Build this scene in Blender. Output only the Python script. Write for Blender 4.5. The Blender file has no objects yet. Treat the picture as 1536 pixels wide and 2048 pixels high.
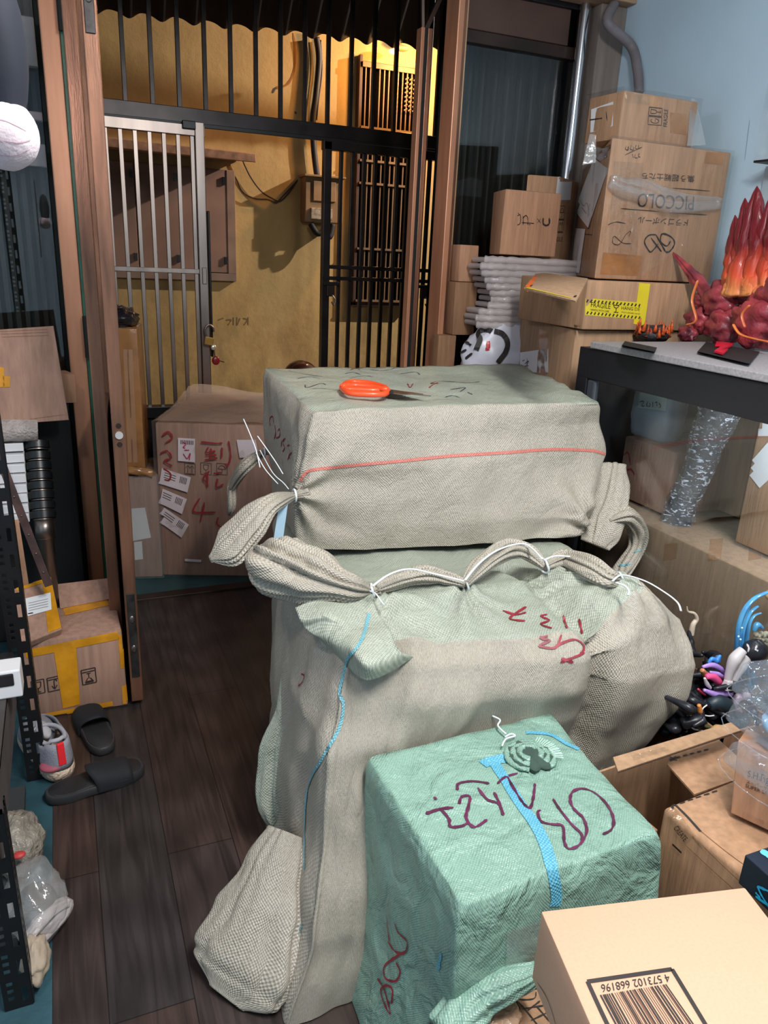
import bpy, bmesh, math, random
from mathutils import Vector, Matrix, noise
from mathutils.bvhtree import BVHTree
random.seed(7)
SC = bpy.context.scene
COL = SC.collection

# ------------------------------------------------------------------ camera
F, HCAM = 1500.0, 1.55
_d = Vector((-208, 4417, F)).normalized()
_y = Vector((-660, -537, F)); _y = (_y - _d * _y.dot(_d)).normalized()
_z = -_d
_x = _y.cross(_z)
ROT = Matrix((_x, _y, _z))                      # photo camera axes -> room axes
CAM = Vector((0, 0, HCAM))
cd = bpy.data.cameras.new('camera')
cd.sensor_fit = 'VERTICAL'; cd.sensor_height = 36; cd.lens = F / 2048 * 36; cd.clip_start = .02
cam = bpy.data.objects.new('camera', cd); COL.objects.link(cam)
M3 = Matrix((ROT @ Vector((1, 0, 0)), ROT @ Vector((0, -1, 0)), ROT @ Vector((0, 0, -1)))).transposed()
cam.matrix_world = Matrix.Translation(CAM) @ M3.to_4x4()
SC.camera = cam

# ------------------------------------------------------------------ look, world, lights
SC.view_settings.view_transform = 'Standard'; SC.view_settings.look = 'None'
SC.view_settings.gamma = 1; SC.view_settings.exposure = EXPOSURE = 0.0
w = bpy.data.worlds.new('night'); SC.world = w; w.use_nodes = True
w.node_tree.nodes['Background'].inputs[0].default_value = (.20, .26, .38, 1)
w.node_tree.nodes['Background'].inputs[1].default_value = .12

def light(name, kind, loc, power, color, size=.1, size_y=None, aim=None, spot=None, blend=.3):
    l = bpy.data.lights.new(name, kind); l.energy = power; l.color = color
    if kind == 'AREA':
        l.size = size
        if size_y: l.shape = 'RECTANGLE'; l.size_y = size_y
    else: l.shadow_soft_size = size
    if spot: l.spot_size = spot; l.spot_blend = blend
    o = bpy.data.objects.new(name, l); COL.objects.link(o); o.location = loc
    if aim is not None:
        o.rotation_euler = (Vector(aim) - Vector(loc)).to_track_quat('-Z', 'Y').to_euler()
    return o
light('ceiling_tube_light', 'AREA', (.75, .25, 2.78), 76, (1.0, .975, .94), .16, 1.3, aim=(.85, .7, 0))
light('ceiling_fill_light', 'POINT', (1.0, .5, 2.55), 27, (.86, .95, 1.0), .12)  # added fill for the tube's all-round spill, lifts the upper blue wall
light('rack_lamp_light', 'POINT', (-.34, 1.15, 2.12), 24, (1, .9, .9), .05)
light('cabinet_lamp_light', 'POINT', (1.78, 1.30, 1.16), 7, (.9, .95, 1.0), .04)
light('alley_lamp_light', 'SPOT', (5.1, 4.6, 3.8), 860, (1.0, .95, .88), .03, aim=(1.4, 6, 1.2), spot=math.radians(95), blend=.4)
light('wall_lamp_light', 'POINT', (2.58, 5.56, 2.92), 52, (1.0, .52, .17), .05)

# ------------------------------------------------------------------ helpers
def P(px, py, x=None, y=None, z=None):
    """the room point a photo pixel shows, on the plane x=, y= or z="""
    r = ROT @ Vector((px - 768, py - 1024, F))
    if z is not None: t = (z - HCAM) / r.z
    elif x is not None: t = x / r.x
    else: t = y / r.y
    return CAM + r * t

def lin(c):
    return tuple(((v / 255) / 12.92 if v / 255 <= .04045 else ((v / 255 + .055) / 1.055) ** 2.4) for v in c) + (1,)

def nt(name):
    m = bpy.data.materials.new(name); m.use_nodes = True
    n = m.node_tree; n.nodes.clear()
    out = n.nodes.new('ShaderNodeOutputMaterial')
    return m, n, out

def N(n, kind, **kw):
    o = n.nodes.new(kind)
    for k, v in kw.items():
        if k in o.inputs.keys(): o.inputs[k].default_value = v
        else: setattr(o, k, v)
    return o

def mat(name, col, rough=.6, metal=0., var=.12, vscale=6., stretch=(1, 1, 1), bump=0., bscale=60., spec=.5, col2=None, emit=None, coat=0.):
    """plain surface with procedural colour variation and bump"""
    m, n, out = nt(name)
    b = N(n, 'ShaderNodeBsdfPrincipled'); b.inputs['Roughness'].default_value = rough
    b.inputs['Metallic'].default_value = metal; b.inputs['Specular IOR Level'].default_value = spec
    b.inputs['Coat Weight'].default_value = coat
    n.links.new(b.outputs[0], out.inputs[0])
    tc = N(n, 'ShaderNodeTexCoord'); mp = N(n, 'ShaderNodeMapping'); mp.inputs['Scale'].default_value = stretch
    n.links.new(tc.outputs['Object'], mp.inputs[0])
    nz = N(n, 'ShaderNodeTexNoise'); nz.inputs['Scale'].default_value = vscale; nz.inputs['Detail'].default_value = 5
    n.links.new(mp.outputs[0], nz.inputs['Vector'])
    mx = N(n, 'ShaderNodeMix', data_type='RGBA')
    c1 = lin(col); c2 = lin(col2) if col2 else tuple(v * (1 - var * 2.2) for v in c1[:3]) + (1,)
    c1b = c1 if col2 else tuple(min(1, v * (1 + var * 1.2)) for v in c1[:3]) + (1,)
    mx.inputs[6].default_value = c1b; mx.inputs[7].default_value = c2
    cr = N(n, 'ShaderNodeMapRange'); cr.inputs[1].default_value = .3; cr.inputs[2].default_value = .72
    n.links.new(nz.outputs[0], cr.inputs[0]); n.links.new(cr.outputs[0], mx.inputs[0])
    n.links.new(mx.outputs[2], b.inputs['Base Color'])
    if bump:
        n2 = N(n, 'ShaderNodeTexNoise'); n2.inputs['Scale'].default_value = bscale; n2.inputs['Detail'].default_value = 3
        n.links.new(mp.outputs[0], n2.inputs['Vector'])
        bp = N(n, 'ShaderNodeBump'); bp.inputs['Strength'].default_value = bump; bp.inputs['Distance'].default_value = .01
        n.links.new(n2.outputs[0], bp.inputs['Height']); n.links.new(bp.outputs[0], b.inputs['Normal'])
    if emit:
        b.inputs['Emission Color'].default_value = lin(emit[0]); b.inputs['Emission Strength'].default_value = emit[1]
    return m

def facing(n, normal=None, base=.04, k=.8):
    """two-sided reflectance: base + k * (1-|cos|)^4"""
    lw = N(n, 'ShaderNodeLayerWeight'); lw.inputs[0].default_value = .5
    if normal is not None: n.links.new(normal, lw.inputs[1])
    p = N(n, 'ShaderNodeMath', operation='POWER'); p.inputs[1].default_value = 4; n.links.new(lw.outputs['Facing'], p.inputs[0])
    m = N(n, 'ShaderNodeMath', operation='MULTIPLY_ADD', use_clamp=True); m.inputs[1].default_value = k; m.inputs[2].default_value = base
    n.links.new(p.outputs[0], m.inputs[0]); return m

def film(name, tint=(235, 235, 235), amount=.16, scale=14., rough=.12, streak=(1, 1, 1), body=0.0, glint=0.0):
    """clear wrapping film: see-through with creased highlights"""
    m, n, out = nt(name)
    tr = N(n, 'ShaderNodeBsdfTransparent'); tr.inputs[0].default_value = (.95, .95, .95, 1)
    gl = N(n, 'ShaderNodeBsdfGlossy'); gl.inputs['Roughness'].default_value = rough; gl.inputs[0].default_value = lin(tint)
    tc = N(n, 'ShaderNodeTexCoord'); mp = N(n, 'ShaderNodeMapping'); mp.inputs['Scale'].default_value = streak
    n.links.new(tc.outputs['Object'], mp.inputs[0])
    nz = N(n, 'ShaderNodeTexNoise'); nz.inputs['Scale'].default_value = scale; nz.inputs['Detail'].default_value = 4; nz.inputs['Distortion'].default_value = 1.2
    n.links.new(mp.outputs[0], nz.inputs['Vector'])
    bp = N(n, 'ShaderNodeBump'); bp.inputs['Strength'].default_value = .9; bp.inputs['Distance'].default_value = .02
    n.links.new(nz.outputs[0], bp.inputs['Height']); n.links.new(bp.outputs[0], gl.inputs['Normal'])
    ad = facing(n, bp.outputs[0], amount, .18)
    mx = N(n, 'ShaderNodeMixShader')
    n.links.new(ad.outputs[0], mx.inputs[0]); n.links.new(tr.outputs[0], mx.inputs[1]); n.links.new(gl.outputs[0], mx.inputs[2])
    last = mx
    if body:
        df = N(n, 'ShaderNodeBsdfDiffuse'); df.inputs[0].default_value = lin(tint)
        m2 = N(n, 'ShaderNodeMixShader'); m2.inputs[0].default_value = body
        if glint:
            gr = N(n, 'ShaderNodeMapRange'); gr.inputs[1].default_value = .56; gr.inputs[2].default_value = .66; gr.inputs[3].default_value = body; gr.inputs[4].default_value = glint  # glints of the creases painted as white diffuse streaks
            n.links.new(nz.outputs[0], gr.inputs[0]); n.links.new(gr.outputs[0], m2.inputs[0])
        n.links.new(mx.outputs[0], m2.inputs[1]); n.links.new(df.outputs[0], m2.inputs[2]); last = m2
    n.links.new(last.outputs[0], out.inputs[0])
    return m

def glass(name, amount=.04, rough=.0, tint=(1, 1, 1)):
    m, n, out = nt(name)
    tr = N(n, 'ShaderNodeBsdfTransparent'); tr.inputs[0].default_value = tint + (1,)
    gl = N(n, 'ShaderNodeBsdfGlossy'); gl.inputs['Roughness'].default_value = rough
    fr = facing(n, None, .03, .55)
    tc = N(n, 'ShaderNodeTexCoord'); nz = N(n, 'ShaderNodeTexNoise'); nz.inputs['Scale'].default_value = 3
    n.links.new(tc.outputs['Object'], nz.inputs['Vector'])
    ml = N(n, 'ShaderNodeMath', operation='MULTIPLY_ADD'); ml.inputs[1].default_value = amount; 
    n.links.new(nz.outputs[0], ml.inputs[0]); n.links.new(fr.outputs[0], ml.inputs[2])
    mx = N(n, 'ShaderNodeMixShader')
    n.links.new(ml.outputs[0], mx.inputs[0]); n.links.new(tr.outputs[0], mx.inputs[1]); n.links.new(gl.outputs[0], mx.inputs[2])
    n.links.new(mx.outputs[0], out.inputs[0])
    return m

def weave(name, col, col2, bump=.5, pitch=260., rough=.42, creases=.35):
    """woven polypropylene sacking; UVs are in metres"""
    m, n, out = nt(name)
    b = N(n, 'ShaderNodeBsdfPrincipled'); b.inputs['Roughness'].default_value = rough; b.inputs['Specular IOR Level'].default_value = .55
    n.links.new(b.outputs[0], out.inputs[0])
    tc = N(n, 'ShaderNodeTexCoord')
    dn = N(n, 'ShaderNodeTexNoise'); dn.inputs['Scale'].default_value = 7; n.links.new(tc.outputs['UV'], dn.inputs['Vector'])
    va = N(n, 'ShaderNodeVectorMath', operation='MULTIPLY_ADD'); va.inputs[1].default_value = (.03, .03, 0)
    n.links.new(dn.outputs[1], va.inputs[0]); n.links.new(tc.outputs['UV'], va.inputs[2])
    sp = N(n, 'ShaderNodeSeparateXYZ'); n.links.new(va.outputs[0], sp.inputs[0])
    def sn(sock, k, ph=None):
        a = N(n, 'ShaderNodeMath', operation='MULTIPLY'); a.inputs[1].default_value = k * 2 * math.pi
        n.links.new(sock, a.inputs[0]); s = a
        if ph is not None:
            s2 = N(n, 'ShaderNodeMath', operation='ADD'); n.links.new(a.outputs[0], s2.inputs[0]); n.links.new(ph, s2.inputs[1]); s = s2
        t = N(n, 'ShaderNodeMath', operation='SINE'); n.links.new(s.outputs[0], t.inputs[0]); return t.outputs[0]
    # checkerboard of tapes: sin(u)*sin(v)
    su, sv = sn(sp.outputs[0], pitch / 2), sn(sp.outputs[1], pitch / 2)
    pr = N(n, 'ShaderNodeMath', operation='MULTIPLY'); n.links.new(su, pr.inputs[0]); n.links.new(sv, pr.inputs[1])
    # broken-up glints put into the cloth colour and bump
    gn = N(n, 'ShaderNodeTexNoise'); gn.inputs['Scale'].default_value = 150; gn.inputs['Detail'].default_value = 2
    n.links.new(tc.outputs['UV'], gn.inputs['Vector'])
    ad = N(n, 'ShaderNodeMath', operation='MULTIPLY_ADD'); ad.inputs[1].default_value = 2.6
    n.links.new(gn.outputs[0], ad.inputs[0]); n.links.new(pr.outputs[0], ad.inputs[2])
    # soft creases
    cn = N(n, 'ShaderNodeTexNoise'); cn.inputs['Scale'].default_value = 9; cn.inputs['Detail'].default_value = 6; cn.inputs['Distortion'].default_value = .8
    n.links.new(tc.outputs['UV'], cn.inputs['Vector'])
    b1 = N(n, 'ShaderNodeBump'); b1.inputs['Strength'].default_value = creases; b1.inputs['Distance'].default_value = .03
    n.links.new(cn.outputs[0], b1.inputs['Height'])
    b2 = N(n, 'ShaderNodeBump'); b2.inputs['Strength'].default_value = bump; b2.inputs['Distance'].default_value = .0022
    n.links.new(ad.outputs[0], b2.inputs['Height']); n.links.new(b1.outputs[0], b2.inputs['Normal'])
    n.links.new(b2.outputs[0], b.inputs['Normal'])
    mr = N(n, 'ShaderNodeMapRange'); mr.inputs[1].default_value = .2; mr.inputs[2].default_value = 2.6
    n.links.new(ad.outputs[0], mr.inputs[0])
    mx = N(n, 'ShaderNodeMix', data_type='RGBA'); mx.inputs[6].default_value = lin(col2); mx.inputs[7].default_value = lin(col)
    n.links.new(mr.outputs[0], mx.inputs[0])
    dn2 = N(n, 'ShaderNodeTexNoise'); dn2.inputs['Scale'].default_value = 2.5; dn2.inputs['Detail'].default_value = 4
    n.links.new(tc.outputs['UV'], dn2.inputs['Vector'])
    m2 = N(n, 'ShaderNodeMix', data_type='RGBA', blend_type='MULTIPLY'); m2.inputs[0].default_value = .35
    rg = N(n, 'ShaderNodeMapRange'); rg.inputs[1].default_value = .3; rg.inputs[2].default_value = .7; rg.inputs[3].default_value = .6; rg.inputs[4].default_value = 1.1
    n.links.new(dn2.outputs[0], rg.inputs[0])
    n.links.new(mx.outputs[2], m2.inputs[6]); n.links.new(rg.outputs[0], m2.inputs[7])
    n.links.new(m2.outputs[2], b.inputs['Base Color'])
    return m

ORG, GEO = {}, {}
def link(name, loc=(0, 0, 0), data=None, parent=None):
    o = bpy.data.objects.new(name, data); COL.objects.link(o)
    if parent is not None: o.parent = parent
    o.location = loc
    return o
def tag(o, label=None, cat=None, group=None, kind=None):
    if label: o['label'] = label
    if cat: o['category'] = cat
    if group: o['group'] = group
    if kind: o['kind'] = kind
    return o
def thing(name, label, cat, base, group=None):
    o = link(name, Vector(base)); ORG[o.name] = Vector(base); o.empty_display_size = .05
    return tag(o, label, cat, group)

class G:
    """growing geometry: world-space verts, faces and optional uvs"""
    def __init__(s): s.v, s.f, s.uv = [], [], {}
    def add(s, vs, fs, uvs=None):
        o = len(s.v); s.v += [Vector(p) for p in vs]
        for i, f in enumerate(fs):
            if uvs: s.uv[len(s.f)] = uvs[i]
            s.f.append([o + k for k in f])
        return s
    def obj(s, name, m, parent=None, smooth=False, **kw):
        me = bpy.data.meshes.new(name)
        if parent is not None: org = ORG[parent.name]
        else:
            if s.v:
                xs = [p.x for p in s.v]; ys = [p.y for p in s.v]; zs = [p.z for p in s.v]
                org = Vector(((min(xs) + max(xs)) / 2, (min(ys) + max(ys)) / 2, min(zs)))
            else: org = Vector()
        me.from_pydata([p - org for p in s.v], [], s.f)
        if s.uv:
            ul = me.uv_layers.new(name='uv')
            for pi, poly in enumerate(me.polygons):
                if pi in s.uv:
                    for k, li in enumerate(poly.loop_indices): ul.data[li].uv = s.uv[pi][k]
        bm = bmesh.new(); bm.from_mesh(me)
        bmesh.ops.recalc_face_normals(bm, faces=bm.faces); bm.to_mesh(me); bm.free()
        if smooth:
            for p in me.polygons: p.use_smooth = True
            if smooth != True: me.set_sharp_from_angle(angle=math.radians(smooth))
        me.materials.append(m)
        o = link(name, (0, 0, 0) if parent is not None else org, me, parent)
        ORG[o.name] = org; GEO[o.name] = s
        return tag(o, **kw)
    # ---- shapes
    def hexa(s, b, t, bev=0., seg=2):
        """b: four bottom corners in order, t: four top corners above them"""
        if not bev:
            return s.add(list(b) + list(t), [(3, 2, 1, 0), (4, 5, 6, 7), (0, 1, 5, 4), (1, 2, 6, 5), (2, 3, 7, 6), (3, 0, 4, 7)])
        bm = bmesh.new(); vs = [bm.verts.new(p) for p in list(b) + list(t)]
        for f in [(3, 2, 1, 0), (4, 5, 6, 7), (0, 1, 5, 4), (1, 2, 6, 5), (2, 3, 7, 6), (3, 0, 4, 7)]: bm.faces.new([vs[i] for i in f])
        bmesh.ops.bevel(bm, geom=bm.edges[:], offset=bev, segments=seg, profile=.5, affect='EDGES')
        bm.verts.index_update()
        s.add([v.co.copy() for v in bm.verts], [[v.index for v in f.verts] for f in bm.faces]); bm.free()
        return s
    def box(s, x0, x1, y0, y1, z0, z1, bev=0., seg=2):
        return s.hexa([(x0, y0, z0), (x1, y0, z0), (x1, y1, z0), (x0, y1, z0)], [(x0, y0, z1), (x1, y0, z1), (x1, y1, z1), (x0, y1, z1)], bev, seg)
    def prism(s, quad, z0, z1, bev=0., inset=0.):
        """quad: four xy corners"""
        return s.hexa([(p[0], p[1], z0) for p in quad], [(p[0], p[1], z1) for p in quad], bev)
    def slab(s, a, b, c, d, th, bev=0.):
        """flat sheet with corners a b c d and thickness th"""
        a, b, c, d = map(Vector, (a, b, c, d)); n = (b - a).cross(d - a).normalized() * th
        return s.hexa([a, b, c, d], [a + n, b + n, c + n, d + n], bev)
    def bar(s, p0, p1, w, d, up=(0, 0, 1), bev=0.):
        p0, p1 = Vector(p0), Vector(p1); t = (p1 - p0).normalized()
        u = Vector(up)
        if abs(t.dot(u)) > .95: u = Vector((0, 1, 0))
        a = t.cross(u).normalized() * w / 2; b = t.cross(a).normalized() * d / 2
        q = lambda p: [p - a - b, p + a - b, p + a + b, p - a + b]
        return s.hexa(q(p0), q(p1), bev)
    def tube(s, pts, r, seg=10, caps=True, flat=1., up=(0, 0, 1), prof=None, usc=None):
        """r number or list; flat squashes along the local second axis; prof(theta, t) multiplies the radius"""
        pts = [Vector(p) for p in pts]; n = len(pts)
        rr = r if isinstance(r, (list, tuple)) else [r] * n
        ff = flat if isinstance(flat, (list, tuple)) else [flat] * n
        vs, u0 = [], None; L = [0]
        for i in range(n - 1): L.append(L[-1] + (pts[i + 1] - pts[i]).length)
        for i, p in enumerate(pts):
            t = (pts[min(i + 1, n - 1)] - pts[max(i - 1, 0)]).normalized()
            if u0 is None:
                u0 = Vector(up)
                if abs(u0.dot(t)) > .95: u0 = Vector((0, 1, 0)) if abs(t.y) < .9 else Vector((1, 0, 0))
            u0 = (u0 - t * u0.dot(t)).normalized(); w_ = t.cross(u0)
            for k in range(seg):
                a = 2 * math.pi * k / seg; m = prof(a, i / (n - 1)) if prof else 1
                vs.append(p + w_ * math.cos(a) * rr[i] * m + u0 * math.sin(a) * rr[i] * ff[i] * m)
        fs, uv = [], []
        for i in range(n - 1):
            for k in range(seg):
                k2 = (k + 1) % seg
                fs.append((i * seg + k, i * seg + k2, (i + 1) * seg + k2, (i + 1) * seg + k))
                cu = (usc or max(rr) * 5) / seg
                uv.append(((k * cu, L[i]), ((k + 1) * cu, L[i]), ((k + 1) * cu, L[i + 1]), (k * cu, L[i + 1])))
        if caps:
            fs += [tuple(reversed(range(seg))), tuple(range((n - 1) * seg, n * seg))]
            uv += [tuple((0, 0) for _ in range(seg))] * 2
        return s.add(vs, fs, uv)
    def ball(s, c, r, seg=16, rings=10, sc=(1, 1, 1), rot=None, fn=None):
        c = Vector(c); vs = []
        for i in range(rings + 1):
            th = math.pi * i / rings
            for k in range(seg):
                a = 2 * math.pi * k / seg
                d = Vector((math.sin(th) * math.cos(a), math.sin(th) * math.sin(a), math.cos(th)))
                m = fn(d) if fn else 1
                q = Vector((d.x * sc[0], d.y * sc[1], d.z * sc[2])) * r * m
                if rot is not None: q = rot @ q
                vs.append(c + q)
        fs = [(i * seg + k, (i + 1) * seg + k, (i + 1) * seg + (k + 1) % seg, i * seg + (k + 1) % seg) for i in range(rings) for k in range(seg)]
        return s.add(vs, fs)
    def plate(s, pts, nrm, th):
        """polygon outline extruded by th along nrm"""
        n = Vector(nrm).normalized() * th; k = len(pts); pts = [Vector(p) for p in pts]
        return s.add(pts + [p + n for p in pts], [tuple(reversed(range(k))), tuple(range(k, 2 * k))] + [(i, (i + 1) % k, (i + 1) % k + k, i + k) for i in range(k)])

def spline(pts, n=8, closed=False):
    """Catmull-Rom through points of any dimension"""
    P_ = [Vector(p) for p in pts]; m = len(P_); out = []
    for i in range(m if closed else m - 1):
        g = (lambda k: P_[k % m]) if closed else (lambda k: P_[max(0, min(m - 1, k))])
        a, b, c, d = g(i - 1), g(i), g(i + 1), g(i + 2)
        for j in range(n):
            t = j / n
            out.append(.5 * ((2 * b) + (c - a) * t + (2 * a - 5 * b + 4 * c - d) * t * t + (3 * b - a - 3 * c + d) * t ** 3))
    if not closed: out.append(P_[-1].copy())
    return out

def bvh(*objs):
    v, f = [], []
    for o in objs:
        g = GEO[o.name]; k = len(v); v += g.v; f += [[i + k for i in q] for q in g.f]
    return BVHTree.FromPolygons(v, f)
def hit(tree, px, py, off=.0015):
    r = (ROT @ Vector((px - 768, py - 1024, F))).normalized()
    h, nn, _, d = tree.ray_cast(CAM, r)
    if h is None: return None, None
    if nn.dot(r) > 0: nn = -nn
    return h + nn * off, nn

def stroke(tree, lines, width, m, name, parent, off=.0018, sm=6, th=0., taper=True, **kw):
    """marks drawn on a surface: each line is a list of photo pixels it passes through"""
    g = G()
    for ln in lines:
        pts = spline([Vector((a, b, 0)) for a, b in ln], sm) if len(ln) > 2 else [Vector((ln[0][0] + (ln[1][0] - ln[0][0]) * t / 8, ln[0][1] + (ln[1][1] - ln[0][1]) * t / 8, 0)) for t in range(9)]
        W = []
        for q in pts:
            h, nn = hit(tree, q.x, q.y, off)
            if h is not None and (not W or ((h - W[-1][0]).length < .12 and (h - W[-1][0]).length > 1e-4)): W.append((h, nn))
        if len(W) < 2: continue
        vs, uv, L = [], [], 0
        sd0 = random.random() * 99
        for i, (h, nn) in enumerate(W):
            t = (W[min(i + 1, len(W) - 1)][0] - W[max(i - 1, 0)][0]).normalized()
            sd = t.cross(nn).normalized() * width / 2
            if taper: sd *= (.72 + .55 * noise.noise(Vector((i * .5, sd0, 0)))) * (.5 if i in (0, len(W) - 1) else 1)
            vs += [h - sd, h + sd]
        fs = [(2 * i, 2 * i + 1, 2 * i + 3, 2 * i + 2) for i in range(len(W) - 1)]
        uvs = []
        for i in range(len(W) - 1):
            l = (W[i + 1][0] - W[i][0]).length
            uvs.append(((0, L), (width, L), (width, L + l), (0, L + l))); L += l
        g.add(vs, fs, uvs)
    return g.obj(name, m, parent, **kw) if g.f else None

def bil(q, u, v):
    a, b, c, d = [Vector((p[0], p[1])) for p in q]            # TL TR BR BL
    return a * (1 - u) * (1 - v) + b * u * (1 - v) + c * u * v + d * (1 - u) * v
def patch(tree, quad, m, name, parent, off=.001, n=6, **kw):
    """a label or strip of tape stuck on a surface"""
    g = G(); vs = []
    for j in range(n + 1):
        for i in range(n + 1):
            q = bil(quad, i / n, j / n); h, nn = hit(tree, q.x, q.y, off); vs.append(h)
    idx = lambda i, j: j * (n + 1) + i
    fs = [(idx(i, j), idx(i + 1, j), idx(i + 1, j + 1), idx(i, j + 1)) for j in range(n) for i in range(n)]
    fs = [f for f in fs if all(vs[k] is not None for k in f)]
    fs = [f for f in fs if max((vs[f[a]] - vs[f[a - 1]]).length for a in range(4)) < .25]
    for i, v in enumerate(vs):
        if v is None: vs[i] = Vector((0, 0, -9))
    used = sorted({k for f in fs for k in f}); mp = {k: i for i, k in enumerate(used)}
    g.add([vs[k] for k in used], [[mp[k] for k in f] for f in fs])
    return g.obj(name, m, parent, smooth=True, **kw) if g.f else None

def glyphs(s, res=3):
    c = bpy.data.curves.new('t', 'FONT'); c.body = s; c.resolution_u = res; c.fill_mode = 'FRONT'
    o = bpy.data.objects.new('t', c); COL.objects.link(o)
    dg = bpy.context.evaluated_depsgraph_get(); ev = o.evaluated_get(dg); me = ev.to_mesh()
    v = [tuple(p.co[:2]) for p in me.vertices]; f = [tuple(p.vertices) for p in me.polygons]
    ev.to_mesh_clear(); bpy.data.objects.remove(o); bpy.data.curves.remove(c)
    return v, f
def text(tree, quad, s, m, name, parent, off=.0014, **kw):
    """printed words on a surface; quad = the word's own top-left, top-right, bottom-right, bottom-left in the photo"""
    v, f = glyphs(s)
    if not f: return None
    x0, x1 = min(p[0] for p in v), max(p[0] for p in v); y0, y1 = min(p[1] for p in v), max(p[1] for p in v)
    W = []
    for p in v:
        q = bil(quad, (p[0] - x0) / (x1 - x0), 1 - (p[1] - y0) / (y1 - y0)); h, _ = hit(tree, q.x, q.y, off); W.append(h)
    f = [q for q in f if all(W[k] is not None for k in q)]
    used = sorted({k for q in f for k in q}); mp = {k: i for i, k in enumerate(used)}
    g = G().add([W[k] for k in used], [[mp[k] for k in q] for q in f])
    return g.obj(name, m, parent, **kw) if g.f else None

def icons(tree, quad, m, parent, kinds, name='printed_symbol', w=.004):
    """row of framed handling symbols; quad as for text"""
    n = len(kinds); L = []
    q = lambda u, v: tuple(bil(quad, u, v))
    for i, k in enumerate(kinds):
        a, b = (i + .06) / n, (i + .94) / n; c = (a + b) / 2; h = (b - a)
        U = lambda t: a + (b - a) * t
        L += [[q(a, 0), q(b, 0)], [q(b, 0), q(b, 1)], [q(b, 1), q(a, 1)], [q(a, 1), q(a, 0)]]
        if k == 'up': L += [[q(U(.3), .85), q(U(.3), .2)], [q(U(.12), .42), q(U(.3), .18), q(U(.48), .42)], [q(U(.7), .85), q(U(.7), .2)], [q(U(.52), .42), q(U(.7), .18), q(U(.88), .42)], [q(U(.1), .92), q(U(.9), .92)]]
        if k == 'glass': L += [[q(U(.25), .15), q(U(.3), .5), q(U(.5), .6), q(U(.7), .5), q(U(.75), .15)], [q(U(.5), .6), q(U(.5), .88)], [q(U(.3), .88), q(U(.7), .88)], [q(U(.25), .15), q(U(.75), .15)]]
        if k == 'rain': L += [[q(U(.12), .5), q(U(.3), .25), q(U(.5), .18), q(U(.7), .25), q(U(.88), .5)], [q(U(.12), .5), q(U(.88), .5)], [q(U(.5), .5), q(U(.5), .85), q(U(.35), .85)]]
        if k == 'cycle': L += [[q(U(.5) + .35 * h * math.cos(t) * .8, .5 + .3 * math.sin(t)) for t in [x * .6 for x in range(10)]], [q(U(.4), .55), q(U(.6), .5)]]
        if k == 'hook': L += [[q(U(.5), .9), q(U(.5), .3), q(U(.65), .2), q(U(.7), .35)], [q(U(.3), .62), q(U(.5), .85), q(U(.7), .62)], [q(U(.05), .16), q(U(.95), .16)]]
        if k == 'arrow': L += [[q(U(.35), .3), q(U(.65), .3)], [q(U(.5), .3), q(U(.5), .62)], [q(U(.2), .88), q(U(.42), .6)], [q(U(.8), .88), q(U(.58), .6)], [q(U(.2), .9), q(U(.8), .9)], [q(U(.3), .82), q(U(.7), .82)], [q(U(.05), .18), q(U(.95), .18)]]
    return stroke(tree, L, w, m, name, parent, sm=3, taper=False)

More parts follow.
